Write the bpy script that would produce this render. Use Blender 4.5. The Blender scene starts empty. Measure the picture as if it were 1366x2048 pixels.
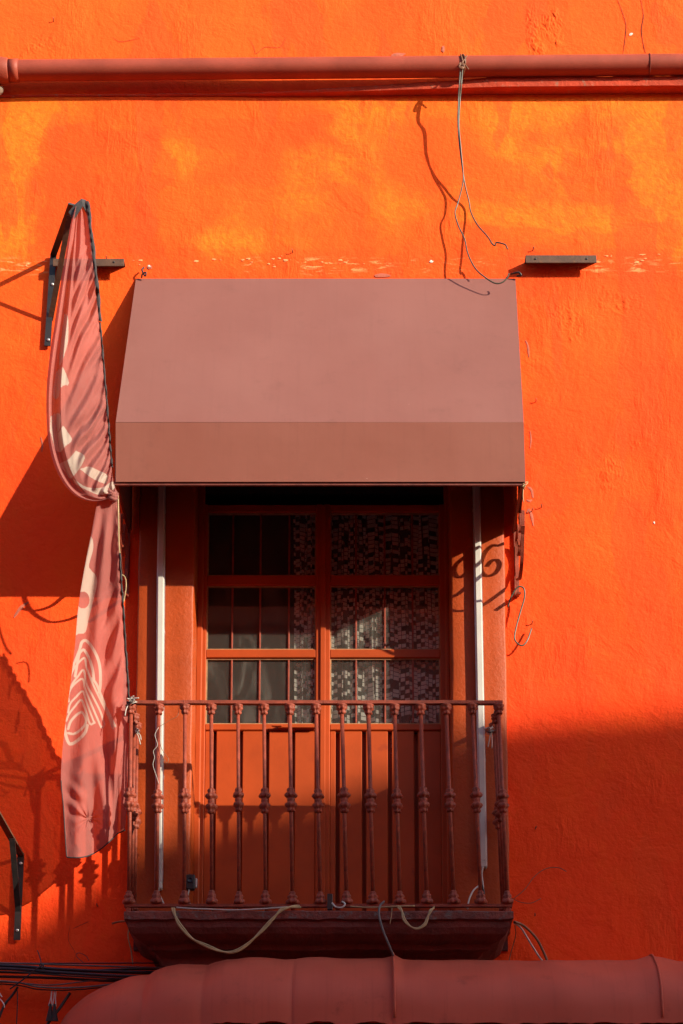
import bpy, math, random
import numpy as np
from mathutils import Vector, noise

random.seed(7)
rng = np.random.default_rng(7)
scene = bpy.context.scene
COL = scene.collection

# ------------------------------------------------------------------ camera
CAM_D, CAM_Z = 8.5, 1.6                  # metres from the facade, eye height above the street
PITCH = math.radians(9.76)
FPX, CX, CY = 3757.0, 700.0, 2181.0      # focal length and optical axis of the (shifted) lens, photograph pixels
IMG_W, IMG_H = 1366.0, 2048.0
cam_data = bpy.data.cameras.new("camera")
cam = bpy.data.objects.new("camera", cam_data)
COL.objects.link(cam)
cam.location = (0, -CAM_D, CAM_Z)
cam.rotation_euler = (math.pi / 2 + PITCH, 0, 0)
cam_data.sensor_fit = 'VERTICAL'
cam_data.sensor_height = 36.0
cam_data.lens = 36.0 * FPX / IMG_H
cam_data.shift_x = (IMG_W / 2 - CX) / IMG_H
cam_data.shift_y = (CY - IMG_H / 2) / IMG_H
cam_data.clip_end = 500
scene.camera = cam

# ------------------------------------------------------------------ light
SA, SB = 1.36, 0.673                     # per metre of depth sunlight travels this far left / down
sun_vec = Vector((-SA, 1.0, -SB)).normalized()
sun_elev = math.asin(-sun_vec.z)
sun_azim = math.atan2(-sun_vec.x, -sun_vec.y)      # direction to the sun, clockwise from +Y
world = bpy.data.worlds.new("World")
scene.world = world
world.use_nodes = True
wn = world.node_tree
wn.nodes.clear()
w_out = wn.nodes.new("ShaderNodeOutputWorld")
w_bg = wn.nodes.new("ShaderNodeBackground")
w_sky = wn.nodes.new("ShaderNodeTexSky")
w_sky.sky_type = 'NISHITA'
w_sky.sun_disc = False
w_sky.sun_elevation = sun_elev
w_sky.sun_rotation = sun_azim
w_sky.dust_density = 1.0
w_bg.inputs[1].default_value = 0.15
wn.links.new(w_sky.outputs[0], w_bg.inputs[0])
wn.links.new(w_bg.outputs[0], w_out.inputs[0])
sun_data = bpy.data.lights.new("sun", 'SUN')
sun_data.energy = 4.6
sun_data.angle = math.radians(0.53)
sun_data.color = (1.0, 0.87, 0.68)
sun = bpy.data.objects.new("sun", sun_data)
COL.objects.link(sun)
sun.rotation_euler = sun_vec.to_track_quat('-Z', 'Y').to_euler()
sun.location = (12, -14, 16)
scene.view_settings.view_transform = 'Standard'
scene.view_settings.look = 'None'
scene.view_settings.exposure = 0.87
scene.view_settings.gamma = 1.0
scene.cycles.max_bounces = 7
scene.cycles.diffuse_bounces = 3
scene.cycles.glossy_bounces = 2
scene.cycles.transparent_max_bounces = 12

# ------------------------------------------------------------------ measuring helpers
CT, ST = math.cos(PITCH), math.sin(PITCH)
def at(px, py, d):
    """point of the plane standing d metres in front of the facade"""
    xr, yr = (px - CX) / FPX, (CY - py) / FPX
    ry = CT - yr * ST
    rz = ST + yr * CT
    t = (CAM_D - d) / ry
    return Vector((xr * t, -d, CAM_Z + rz * t))
def at_np(px, py, d):
    xr, yr = (px - CX) / FPX, (CY - py) / FPX
    ry = CT - yr * ST
    rz = ST + yr * CT
    t = (CAM_D - d) / ry
    return np.stack([xr * t, -d + 0 * t, CAM_Z + rz * t], -1)
def wx(px, py, d=0.0): return at(px, py, d).x
def wz(py, d=0.0): return at(CX, py, d).z

# ------------------------------------------------------------------ mesh helpers
class MB:
    def __init__(s): s.v = []; s.f = []; s.sm = []
    def add(s, verts, faces, smooth=False):
        o = len(s.v)
        s.v += [tuple(p) for p in verts]
        s.f += [tuple(i + o for i in f) for f in faces]
        s.sm += [smooth] * len(faces)
        return s
    def box(s, x0, x1, y0, y1, z0, z1):
        if x0 > x1: x0, x1 = x1, x0
        if y0 > y1: y0, y1 = y1, y0
        if z0 > z1: z0, z1 = z1, z0
        v = [(x, y, z) for z in (z0, z1) for y in (y0, y1) for x in (x0, x1)]
        return s.add(v, [(0, 2, 3, 1), (4, 5, 7, 6), (0, 1, 5, 4), (2, 6, 7, 3), (0, 4, 6, 2), (1, 3, 7, 5)])
    def bbox(s, x0, x1, y0, y1, z0, z1, b=0.003):
        """box with chamfered edges"""
        if x0 > x1: x0, x1 = x1, x0
        if y0 > y1: y0, y1 = y1, y0
        if z0 > z1: z0, z1 = z1, z0
        b = min(b, (x1 - x0) * .45, (y1 - y0) * .45, (z1 - z0) * .45)
        X, Y, Z = (x0, x1), (y0, y1), (z0, z1)
        V, idx = [], {}
        for i in (0, 1):
            for j in (0, 1):
                for k in (0, 1):
                    sx, sy, sz = (1 - 2 * i) * b, (1 - 2 * j) * b, (1 - 2 * k) * b
                    idx[i, j, k, 0] = len(V); V.append((X[i], Y[j] + sy, Z[k] + sz))
                    idx[i, j, k, 1] = len(V); V.append((X[i] + sx, Y[j], Z[k] + sz))
                    idx[i, j, k, 2] = len(V); V.append((X[i] + sx, Y[j] + sy, Z[k]))
        F = []
        for i in (0, 1): F.append((idx[i, 0, 0, 0], idx[i, 1, 0, 0], idx[i, 1, 1, 0], idx[i, 0, 1, 0]))
        for j in (0, 1): F.append((idx[0, j, 0, 1], idx[1, j, 0, 1], idx[1, j, 1, 1], idx[0, j, 1, 1]))
        for k in (0, 1): F.append((idx[0, 0, k, 2], idx[1, 0, k, 2], idx[1, 1, k, 2], idx[0, 1, k, 2]))
        for j in (0, 1):
            for k in (0, 1): F.append((idx[0, j, k, 1], idx[1, j, k, 1], idx[1, j, k, 2], idx[0, j, k, 2]))
        for i in (0, 1):
            for k in (0, 1): F.append((idx[i, 0, k, 0], idx[i, 1, k, 0], idx[i, 1, k, 2], idx[i, 0, k, 2]))
        for i in (0, 1):
            for j in (0, 1): F.append((idx[i, j, 0, 0], idx[i, j, 1, 0], idx[i, j, 1, 1], idx[i, j, 0, 1]))
        for i in (0, 1):
            for j in (0, 1):
                for k in (0, 1): F.append((idx[i, j, k, 0], idx[i, j, k, 1], idx[i, j, k, 2]))
        return s.add(V, F)
    def tube(s, pts, r, seg=8, caps=True, smooth=True):
        pts = [Vector(p) for p in pts]
        n = len(pts)
        rr = r if hasattr(r, '__len__') else [r] * n
        V, F = [], []
        nrm = None
        for i in range(n):
            t = (pts[min(i + 1, n - 1)] - pts[max(i - 1, 0)])
            t = t.normalized() if t.length > 1e-9 else Vector((0, 0, 1))
            if nrm is None:
                nrm = t.cross(Vector((0, 0, 1)))
                if nrm.length < .05: nrm = t.cross(Vector((0, 1, 0)))
                nrm.normalize()
            else:
                nrm = (nrm - t * nrm.dot(t))
                nrm = nrm.normalized() if nrm.length > 1e-6 else t.orthogonal().normalized()
            b = t.cross(nrm)
            for k in range(seg):
                a = 2 * math.pi * k / seg
                V.append(pts[i] + (nrm * math.cos(a) + b * math.sin(a)) * rr[i])
        for i in range(n - 1):
            for k in range(seg):
                k2 = (k + 1) % seg
                F.append((i * seg + k, i * seg + k2, (i + 1) * seg + k2, (i + 1) * seg + k))
        if caps:
            F.append(tuple(range(seg))[::-1]); F.append(tuple((n - 1) * seg + k for k in range(seg)))
        return s.add(V, F, smooth)
    def bar(s, p, q, w, h, up=Vector((1, 0, 0))):
        """flat bar from p to q: w across (along up), h thick"""
        p, q = Vector(p), Vector(q)
        t = (q - p).normalized()
        u = (up - t * up.dot(t)).normalized()
        n = t.cross(u)
        V = []
        for c in (p, q):
            for (a, b) in ((-1, -1), (1, -1), (1, 1), (-1, 1)):
                V.append(c + u * a * w / 2 + n * b * h / 2)
        return s.add(V, [(0, 1, 2, 3), (7, 6, 5, 4), (0, 4, 5, 1), (1, 5, 6, 2), (2, 6, 7, 3), (3, 7, 4, 0)])
    def flatbar(s, pts, w, h, up):
        """swept flat bar, w along up, h across"""
        pts = [Vector(p) for p in pts]; n = len(pts); V = []; F = []
        for i in range(n):
            t = (pts[min(i + 1, n - 1)] - pts[max(i - 1, 0)]).normalized()
            nn = t.cross(up).normalized()
            for (a, b) in ((-1, -1), (1, -1), (1, 1), (-1, 1)):
                V.append(pts[i] + up * a * w / 2 + nn * b * h / 2)
        for i in range(n - 1):
            for k in range(4):
                k2 = (k + 1) % 4
                F.append((i * 4 + k, i * 4 + k2, i * 4 + 4 + k2, i * 4 + 4 + k))
        F.append((3, 2, 1, 0)); F.append(tuple((n - 1) * 4 + k for k in range(4)))
        return s.add(V, F)
    def lathe(s, prof, base=(0, 0, 0), seg=14, lobes=0, lob=0.0, axis=None):
        """prof: (radius, height[, lobe factor])"""
        V, F = [], []
        bx, by, bz = base
        for pr in prof:
            r, z = pr[0], pr[1]; lf = pr[2] if len(pr) > 2 else 0
            for k in range(seg):
                a = 2 * math.pi * k / seg
                q = r * (1 + lf * lob * math.cos(lobes * a))
                V.append((bx + q * math.cos(a), by + q * math.sin(a), bz + z))
        for i in range(len(prof) - 1):
            for k in range(seg):
                k2 = (k + 1) % seg
                F.append((i * seg + k, i * seg + k2, (i + 1) * seg + k2, (i + 1) * seg + k))
        F.append(tuple(range(seg))[::-1]); F.append(tuple((len(prof) - 1) * seg + k for k in range(seg)))
        return s.add(V, F, True)
    def grid(s, P, smooth=True):
        n, m = len(P), len(P[0])
        V = [p for row in P for p in row]
        F = [(i * m + j, i * m + j + 1, (i + 1) * m + j + 1, (i + 1) * m + j) for i in range(n - 1) for j in range(m - 1)]
        return s.add(V, F, smooth)
    def mesh(s, name):
        me = bpy.data.meshes.new(name)
        me.from_pydata(s.v, [], s.f)
        me.polygons.foreach_set("use_smooth", s.sm)
        me.update()
        import bmesh
        bm = bmesh.new(); bm.from_mesh(me)
        bmesh.ops.recalc_face_normals(bm, faces=bm.faces)
        bm.to_mesh(me); bm.free()
        return me
    def build(s, name, mat, parent=None):
        return link(name, s.mesh(name), mat, parent)

def link(name, me, mat=None, parent=None):
    o = bpy.data.objects.new(name, me)
    COL.objects.link(o)
    if mat is not None and len(me.materials) == 0: me.materials.append(mat)
    if parent is not None:
        o.parent = parent
        o.matrix_parent_inverse = parent.matrix_world.inverted() if False else o.matrix_parent_inverse
    return o
def tag(o, label=None, cat=None, group=None, kind=None):
    if label: o["label"] = label
    if cat: o["category"] = cat
    if group: o["group"] = group
    if kind: o["kind"] = kind
    return o
def thing(name, label, cat, group=None):
    """an Empty at the world origin of the facade that parents a thing's parts"""
    o = bpy.data.objects.new(name, None)
    o.empty_display_size = .1
    COL.objects.link(o)
    return tag(o, label, cat, group)

def smooth_path(pts, n=8):
    """Catmull-Rom through points of any dimension"""
    P = np.array(pts, float)
    P = np.vstack([2 * P[0] - P[1], P, 2 * P[-1] - P[-2]])
    out = []
    for i in range(1, len(P) - 2):
        for k in range(n):
            t = k / n
            out.append(.5 * ((2 * P[i]) + (-P[i - 1] + P[i + 1]) * t + (2 * P[i - 1] - 5 * P[i] + 4 * P[i + 1] - P[i + 2]) * t * t
                             + (-P[i - 1] + 3 * P[i] - 3 * P[i + 1] + P[i + 2]) * t ** 3))
    out.append(P[-2])
    return np.array(out)
def wire_pts(pts, n=7):
    return [at(*p) for p in smooth_path(pts, n)]

# ------------------------------------------------------------------ materials
def new_mat(name):
    m = bpy.data.materials.new(name); m.use_nodes = True
    nt = m.node_tree
    return m, nt, nt.nodes["Principled BSDF"]
def N(nt, kind, **kw):
    n = nt.nodes.new(kind)
    for k, v in kw.items(): setattr(n, k, v)
    return n
def ramp(nt, fac, stops, interp='LINEAR'):
    r = N(nt, "ShaderNodeValToRGB"); r.color_ramp.interpolation = interp
    el = r.color_ramp.elements
    while len(el) < len(stops): el.new(.5)
    for e, (p, c) in zip(el, stops):
        e.position = p; e.color = (*c, 1) if len(c) == 3 else c
    nt.links.new(fac, r.inputs[0])
    return r.outputs[0]
def noise_tex(nt, vec, scale, detail=6, rough=.6, dist=0.0):
    n = N(nt, "ShaderNodeTexNoise")
    n.inputs["Scale"].default_value = scale; n.inputs["Detail"].default_value = detail
    n.inputs["Roughness"].default_value = rough; n.inputs["Distortion"].default_value = dist
    if vec is not None: nt.links.new(vec, n.inputs["Vector"])
    return n.outputs["Fac"]
def mapping(nt, vec, scale=(1, 1, 1), loc=(0, 0, 0), rot=(0, 0, 0)):
    m = N(nt, "ShaderNodeMapping")
    m.inputs["Scale"].default_value = scale; m.inputs["Location"].default_value = loc; m.inputs["Rotation"].default_value = rot
    nt.links.new(vec, m.inputs[0]); return m.outputs[0]
def mixc(nt, fac, a, b, blend='MIX'):
    m = N(nt, "ShaderNodeMix", data_type='RGBA', blend_type=blend)
    for sock, val in ((m.inputs[0], fac), (m.inputs[6], a), (m.inputs[7], b)):
        if isinstance(val, (int, float)): sock.default_value = val
        elif isinstance(val, tuple): sock.default_value = (*val, 1) if len(val) == 3 else val
        else: nt.links.new(val, sock)
    return m.outputs[2]
def math_n(nt, op, a, b=None, c=None, clamp=False):
    m = N(nt, "ShaderNodeMath", operation=op); m.use_clamp = clamp
    for i, v in enumerate((a, b, c)):
        if v is None: continue
        if isinstance(v, (int, float)): m.inputs[i].default_value = v
        else: nt.links.new(v, m.inputs[i])
    return m.outputs[0]
def mapr(nt, v, a, b, c=0.0, d=1.0, smooth=True):
    m = N(nt, "ShaderNodeMapRange"); m.clamp = True
    if smooth: m.interpolation_type = 'SMOOTHSTEP'
    nt.links.new(v, m.inputs[0])
    for i, x in enumerate((a, b, c, d)): m.inputs[i + 1].default_value = x
    return m.outputs[0]
def bump(nt, bsdf, height, strength=.3, dist=.01, prev=None):
    b = N(nt, "ShaderNodeBump"); b.inputs["Strength"].default_value = strength; b.inputs["Distance"].default_value = dist
    nt.links.new(height, b.inputs["Height"])
    if prev is not None: nt.links.new(prev, b.inputs["Normal"])
    nt.links.new(b.outputs[0], bsdf.inputs["Normal"])
    return b.outputs[0]
def objco(nt):
    return N(nt, "ShaderNodeTexCoord").outputs["Object"]

def simple(name, col, rough=.6, var=.25, scale=12.0, bscale=60.0, bstr=.15, bdist=.003, metal=0.0, dirt=None, dirt_amt=.5, spec=.5):
    """painted / weathered surface: tone variation, blotches of a second colour and fine relief"""
    m, nt, b = new_mat(name)
    co = objco(nt)
    n1 = noise_tex(nt, co, scale, 6, .62)
    c0 = tuple(c * (1 - var) for c in col); c1 = tuple(min(1, c * (1 + var)) for c in col)
    colr = ramp(nt, n1, [(.3, c0), (.7, c1)])
    if dirt:
        n2 = noise_tex(nt, co, scale * 2.3, 8, .7)
        colr = mixc(nt, mapr(nt, n2, 1 - dirt_amt, 1 - dirt_amt + .16), colr, dirt)
    nt.links.new(colr, b.inputs["Base Color"])
    b.inputs["Roughness"].default_value = rough
    b.inputs["Metallic"].default_value = metal
    b.inputs["Specular IOR Level"].default_value = spec
    bump(nt, b, noise_tex(nt, co, bscale, 5, .65), bstr, bdist)
    return m

def wall_material():
    m, nt, b = new_mat("orange_plaster")
    co = objco(nt)
    sep = N(nt, "ShaderNodeSeparateXYZ"); nt.links.new(co, sep.inputs[0])
    X, Z = sep.outputs[0], sep.outputs[2]
    RED, ORG, YEL = (.84, .070, .0085), (.82, .092, .0095), (.83, .155, .010)
    big = noise_tex(nt, mapping(nt, co, (1.1, 1, .8)), 1.9, 5, .55, .3)
    zf = math_n(nt, 'ADD', mapr(nt, Z, wz(1500), wz(450), -.22, .16, False), big)      # redder towards the bottom, partly to put the shade's crimson into the colour
    col = ramp(nt, zf, [(.14, (.84, .055, .0095)), (.42, RED), (.62, ORG), (.82, (.82, .106, .010))])
    fine = noise_tex(nt, co, 9.0, 6, .7)
    col = mixc(nt, mapr(nt, fine, .5, .78, 0, .22), col, YEL)
    # older yellow coat that shows through the brushed band under the pipe
    z_lo, z_hi = wz(560), wz(185)
    band = math_n(nt, 'MULTIPLY', mapr(nt, Z, z_lo, z_lo + .22), mapr(nt, Z, z_hi - .02, z_hi + .05, 1, 0))
    strokes = noise_tex(nt, mapping(nt, co, (1.1, 1, 1.35), (7.3, 0, 2.9)), 1.25, 7, .58, .25)
    bias = math_n(nt, 'ADD', mapr(nt, Z, z_hi - .30, z_hi - .05, 0, .07), mapr(nt, X, .45, 1.0, 0, .06))
    bias = math_n(nt, 'ADD', bias, mapr(nt, X, -1.55, -1.25, .05, 0))
    patch = mapr(nt, math_n(nt, 'ADD', strokes, bias), .47, .64)
    hatch = noise_tex(nt, mapping(nt, co, (9, 1, 30), (0, 0, 0), (0, .5, 0)), 2.0, 4, .6)
    grain = mapr(nt, math_n(nt, 'ADD', noise_tex(nt, co, 30.0, 5, .72), math_n(nt, 'MULTIPLY', hatch, .35)), .42, .84, .25, 1)
    yfac = math_n(nt, 'MULTIPLY', math_n(nt, 'MULTIPLY', band, patch), grain)
    col = mixc(nt, yfac, col, (.84, .180, .012))
    # two broad repainted areas with ragged brush edges
    wob = noise_tex(nt, mapping(nt, co, (1, 1, 1), (2, 0, 5)), 3.2, 5, .6)
    Xd = math_n(nt, 'ADD', X, math_n(nt, 'MULTIPLY', math_n(nt, 'SUBTRACT', wob, .5), .42))
    Zd = math_n(nt, 'ADD', Z, math_n(nt, 'MULTIPLY', math_n(nt, 'SUBTRACT', noise_tex(nt, co, 4.1, 5, .6), .5), .34))
    for (ax0, ax1, ay0, ay1, am_) in ((70, 330, 262, 520, .62), (390, 660, 240, 380, .35), (1120, 1260, 310, 410, .5), (930, 1366, 455, 560, .45), (240, 1366, 500, 600, .35)):
        xa, xb, zb, za = wx(ax0, 400), wx(ax1, 400), wz(ay1), wz(ay0)
        mk = math_n(nt, 'MULTIPLY', mapr(nt, Xd, xa - .02, xa + .02), mapr(nt, Xd, xb - .02, xb + .02, 1, 0))
        mk = math_n(nt, 'MULTIPLY', mk, math_n(nt, 'MULTIPLY', mapr(nt, Zd, zb - .03, zb + .03), mapr(nt, Zd, za - .015, za + .015, 1, 0)))
        col = mixc(nt, math_n(nt, 'MULTIPLY', mk, am_), col, (.80, .066, .009))
    # brushed-over rectangles of fresher, redder paint
    brush = noise_tex(nt, mapping(nt, co, (2.6, 1, .9), (9.0, 0, 2.0)), 1.3, 4, .5, .2)
    col = mixc(nt, mapr(nt, brush, .545, .575, 0, .5), col, (.78, .070, .012))
    # chipped paint along the old moulding line
    z_c = wz(528)
    chipb = math_n(nt, 'MULTIPLY', mapr(nt, Z, z_c - .075, z_c - .02), mapr(nt, Z, z_c + .01, z_c + .05, 1, 0))
    chips = noise_tex(nt, mapping(nt, co, (4.5, 1, 22)), 2.6, 7, .66, .5)
    chipm = mapr(nt, noise_tex(nt, mapping(nt, co, (1, 1, .2), (5, 0, 0)), 2.4, 3), .46, .60)
    chipf = math_n(nt, 'MULTIPLY', math_n(nt, 'MULTIPLY', chipb, chipm), mapr(nt, chips, .53, .60))
    col = mixc(nt, math_n(nt, 'MULTIPLY', chipf, .85), col, (.80, .36, .13))
    # drips and stains
    stain = noise_tex(nt, mapping(nt, co, (5, 1, .55), (1.7, 0, 5)), 2.2, 6, .6)
    col = mixc(nt, mapr(nt, stain, .60, .80, 0, .30), col, (.66, .058, .012))
    # pinhole specks
    vor = N(nt, "ShaderNodeTexVoronoi"); vor.inputs["Scale"].default_value = 13.0; nt.links.new(co, vor.inputs["Vector"])
    speck = mapr(nt, vor.outputs["Distance"], .012, .03, 1, 0)
    speckm = math_n(nt, 'MULTIPLY', speck, mapr(nt, noise_tex(nt, co, 3.0, 3), .56, .6))
    col = mixc(nt, math_n(nt, 'MULTIPLY', speckm, .8), col, (.12, .02, .01))
    nt.links.new(col, b.inputs["Base Color"])
    b.inputs["Roughness"].default_value = .8
    b.inputs["Specular IOR Level"].default_value = .14
    g1 = noise_tex(nt, co, 150.0, 4, .6)
    g2 = noise_tex(nt, co, 42.0, 4, .66)
    g3 = noise_tex(nt, mapping(nt, co, (30, 1, 7), (0, 0, 0), (0, .12, 0)), 1.6, 4, .62, .4)      # trowel ridges, mostly upright
    g4 = noise_tex(nt, co, 5.0, 4, .6, .8)
    ridge_mask = mapr(nt, noise_tex(nt, mapping(nt, co, (1, 1, .6), (4, 0, 1)), 2.6, 3), .50, .68)
    hh = math_n(nt, 'MULTIPLY', g4, .018)
    hh = math_n(nt, 'ADD', hh, math_n(nt, 'MULTIPLY', math_n(nt, 'MULTIPLY', g3, ridge_mask), .015))
    hh = math_n(nt, 'ADD', hh, math_n(nt, 'MULTIPLY', g2, .0080))
    hh = math_n(nt, 'ADD', hh, math_n(nt, 'MULTIPLY', g1, .0022))
    hh = math_n(nt, 'ADD', hh, math_n(nt, 'MULTIPLY', chipf, -.002))
    bump(nt, b, hh, .62, 1.0)
    return m

def cloth_material():
    m, nt, b = new_mat("banner_cloth")
    out = nt.nodes["Material Output"]
    co = objco(nt)
    att = N(nt, "ShaderNodeAttribute"); att.attribute_name = "print"
    n1 = noise_tex(nt, co, 6.0, 5, .6)
    base = ramp(nt, n1, [(.3, (.34, .122, .108)), (.7, (.41, .156, .136))])
    col = mixc(nt, att.outputs["Fac"], base, (.50, .43, .36))
    dirt = mapr(nt, noise_tex(nt, co, 3.0, 8, .7), .52, .75, 0, .25)
    col = mixc(nt, dirt, col, (.25, .085, .07))
    nt.links.new(col, b.inputs["Base Color"])
    b.inputs["Roughness"].default_value = .8
    b.inputs["Sheen Weight"].default_value = .12
    b.inputs["Specular IOR Level"].default_value = .2
    hw = bump(nt, b, noise_tex(nt, mapping(nt, co, (26, 14, 9), (0, 0, 0), (0, .35, 0)), 1.0, 5, .6, .7), .5, .012)
    bump(nt, b, noise_tex(nt, co, 420.0, 2), .08, .001, hw)
    tr = N(nt, "ShaderNodeBsdfTranslucent"); nt.links.new(mixc(nt, .35, col, (.75, .12, .07)), tr.inputs[0])
    mx = N(nt, "ShaderNodeMixShader"); mx.inputs[0].default_value = .38
    nt.links.new(b.outputs[0], mx.inputs[1]); nt.links.new(tr.outputs[0], mx.inputs[2])
    tp = N(nt, "ShaderNodeBsdfTransparent")
    mx2 = N(nt, "ShaderNodeMixShader"); nt.links.new(mapr(nt, att.outputs["Fac"], 0, 1, .14, .04, False), mx2.inputs[0])
    nt.links.new(mx.outputs[0], mx2.inputs[1]); nt.links.new(tp.outputs[0], mx2.inputs[2])
    nt.links.new(mx2.outputs[0], out.inputs[0])
    return m

def awning_material(name, col, fade, streak=.3, grime=.3):
    m, nt, b = new_mat(name)
    co = objco(nt)
    n1 = noise_tex(nt, mapping(nt, co, (1, 1, .7)), 1.8, 5, .55)
    c = mixc(nt, mapr(nt, n1, .3, .72), col, fade)
    st = noise_tex(nt, mapping(nt, co, (26, 1, 1.1)), 2.0, 6, .6)
    c = mixc(nt, mapr(nt, st, .5, .75, 0, streak), c, tuple(x * .72 for x in col))
    gr = noise_tex(nt, co, 7.0, 9, .72)
    c = mixc(nt, mapr(nt, gr, .54, .78, 0, grime), c, tuple(x * .5 for x in col))
    vor = N(nt, "ShaderNodeTexVoronoi"); vor.inputs["Scale"].default_value = 7.0; nt.links.new(co, vor.inputs["Vector"])
    sp = math_n(nt, 'MULTIPLY', mapr(nt, vor.outputs["Distance"], .010, .022, 1, 0), mapr(nt, noise_tex(nt, co, 2.2, 2), .55, .58))
    c = mixc(nt, sp, c, (.45, .25, .2))
    nt.links.new(c, b.inputs["Base Color"])
    b.inputs["Roughness"].default_value = .62
    b.inputs["Specular IOR Level"].default_value = .35
    w = N(nt, "ShaderNodeTexNoise"); w.inputs["Scale"].default_value = 700.0; nt.links.new(co, w.inputs["Vector"])
    h = bump(nt, b, noise_tex(nt, co, 3.0, 4, .5), .25, .02)
    bump(nt, b, w.outputs["Fac"], .12, .001, h)
    return m

def glass_material():
    m, nt, b = new_mat("dusty_glass")
    out = nt.nodes["Material Output"]
    co = objco(nt)
    tr = N(nt, "ShaderNodeBsdfTransparent"); tr.inputs[0].default_value = (.97, .98, .97, 1)
    gl = N(nt, "ShaderNodeBsdfGlossy"); gl.inputs["Roughness"].default_value = .02
    gl.inputs["Color"].default_value = (.9, .92, .95, 1)
    fr = N(nt, "ShaderNodeFresnel"); fr.inputs[0].default_value = 1.5
    bm = N(nt, "ShaderNodeBump"); bm.inputs["Strength"].default_value = .05; bm.inputs["Distance"].default_value = .01
    nt.links.new(noise_tex(nt, co, 4.0, 2), bm.inputs["Height"])
    nt.links.new(bm.outputs[0], gl.inputs["Normal"])
    m1 = N(nt, "ShaderNodeMixShader"); nt.links.new(math_n(nt, 'MULTIPLY', fr.outputs[0], .7), m1.inputs[0])
    nt.links.new(tr.outputs[0], m1.inputs[1]); nt.links.new(gl.outputs[0], m1.inputs[2])
    du = N(nt, "ShaderNodeBsdfDiffuse"); du.inputs[0].default_value = (.42, .42, .37, 1)
    smear = noise_tex(nt, mapping(nt, co, (6, 1, 2.0)), 2.0, 7, .6, .8)
    spots = noise_tex(nt, co, 130.0, 3, .6)
    df = math_n(nt, 'ADD', mapr(nt, smear, .48, .80, .045, .16), mapr(nt, spots, .55, .75, 0, .05))
    m2 = N(nt, "ShaderNodeMixShader"); nt.links.new(df, m2.inputs[0])
    nt.links.new(m1.outputs[0], m2.inputs[1]); nt.links.new(du.outputs[0], m2.inputs[2])
    nt.links.new(m2.outputs[0], out.inputs[0])
    return m

def curtain_material():
    m, nt, b = new_mat("checked_net")
    out = nt.nodes["Material Output"]
    uv = N(nt, "ShaderNodeUVMap"); uv.uv_map = "UVMap"
    sep = N(nt, "ShaderNodeSeparateXYZ"); nt.links.new(uv.outputs[0], sep.inputs[0])
    cu, cv = .023, .022
    u = math_n(nt, 'DIVIDE', sep.outputs[0], cu)
    col_i = math_n(nt, 'FLOOR', u)
    wn1 = N(nt, "ShaderNodeTexWhiteNoise", noise_dimensions='1D'); nt.links.new(col_i, wn1.inputs["W"])
    v = math_n(nt, 'ADD', math_n(nt, 'DIVIDE', sep.outputs[1], cv), math_n(nt, 'MULTIPLY', wn1.outputs["Value"], 1.0))
    row_i = math_n(nt, 'FLOOR', v)
    comb = N(nt, "ShaderNodeCombineXYZ"); nt.links.new(col_i, comb.inputs[0]); nt.links.new(row_i, comb.inputs[1])
    wn2 = N(nt, "ShaderNodeTexWhiteNoise", noise_dimensions='2D'); nt.links.new(comb.outputs[0], wn2.inputs["Vector"])
    par = math_n(nt, 'MODULO', math_n(nt, 'ABSOLUTE', math_n(nt, 'ADD', row_i, col_i)), 2.0)
    on = math_n(nt, 'GREATER_THAN', math_n(nt, 'ADD', math_n(nt, 'MULTIPLY', par, .45), wn2.outputs["Value"]), .62)
    fu, fv = math_n(nt, 'FRACT', u), math_n(nt, 'FRACT', v)
    ins = math_n(nt, 'MULTIPLY', math_n(nt, 'MULTIPLY', math_n(nt, 'GREATER_THAN', fu, .07), math_n(nt, 'LESS_THAN', fu, .93)),
                 math_n(nt, 'MULTIPLY', math_n(nt, 'GREATER_THAN', fv, .08), math_n(nt, 'LESS_THAN', fv, .92)))
    sq = math_n(nt, 'MULTIPLY', on, ins)
    colr = mixc(nt, sq, (.15, .145, .125), (.80, .78, .70))
    nt.links.new(colr, b.inputs["Base Color"]); b.inputs["Roughness"].default_value = .85
    trl = N(nt, "ShaderNodeBsdfTranslucent"); nt.links.new(colr, trl.inputs[0])
    mm = N(nt, "ShaderNodeMixShader"); mm.inputs[0].default_value = .25
    nt.links.new(b.outputs[0], mm.inputs[1]); nt.links.new(trl.outputs[0], mm.inputs[2])
    tp = N(nt, "ShaderNodeBsdfTransparent")
    mx = N(nt, "ShaderNodeMixShader")
    nt.links.new(mapr(nt, sq, 0, 1, .42, 1.0, False), mx.inputs[0])
    nt.links.new(tp.outputs[0], mx.inputs[1]); nt.links.new(mm.outputs[0], mx.inputs[2])
    nt.links.new(mx.outputs[0], out.inputs[0])
    return m

M = {}
M['wall'] = wall_material()
M['surround'] = simple("surround_paint", (.33, .050, .0065), .5, .14, 4.0, 55.0, .5, .006, spec=.25)
M['door'] = simple("door_paint", (.36, .052, .0065), .5, .16, 3.5, 90.0, .2, .002, dirt=(.27, .038, .009), dirt_amt=.42, spec=.25)
M['rail'] = simple("railing_paint", (.235, .046, .024), .5, .35, 24.0, 140.0, .7, .003, dirt=(.12, .030, .021), dirt_amt=.46, spec=.28)
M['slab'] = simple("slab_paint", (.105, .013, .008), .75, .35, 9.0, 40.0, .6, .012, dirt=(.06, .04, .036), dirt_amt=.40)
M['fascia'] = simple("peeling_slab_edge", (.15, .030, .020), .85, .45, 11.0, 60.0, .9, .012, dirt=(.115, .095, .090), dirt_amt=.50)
M['ledge'] = simple("ledge_plaster", (.46, .046, .012), .85, .2, 9.0, 45.0, .6, .010, dirt=(.33, .16, .10), dirt_amt=.44)
M['pipe'] = simple("pipe_paint", (.30, .058, .032), .55, .18, 5.0, 80.0, .25, .002, dirt=(.40, .13, .08), dirt_amt=.30, spec=.25)
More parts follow.
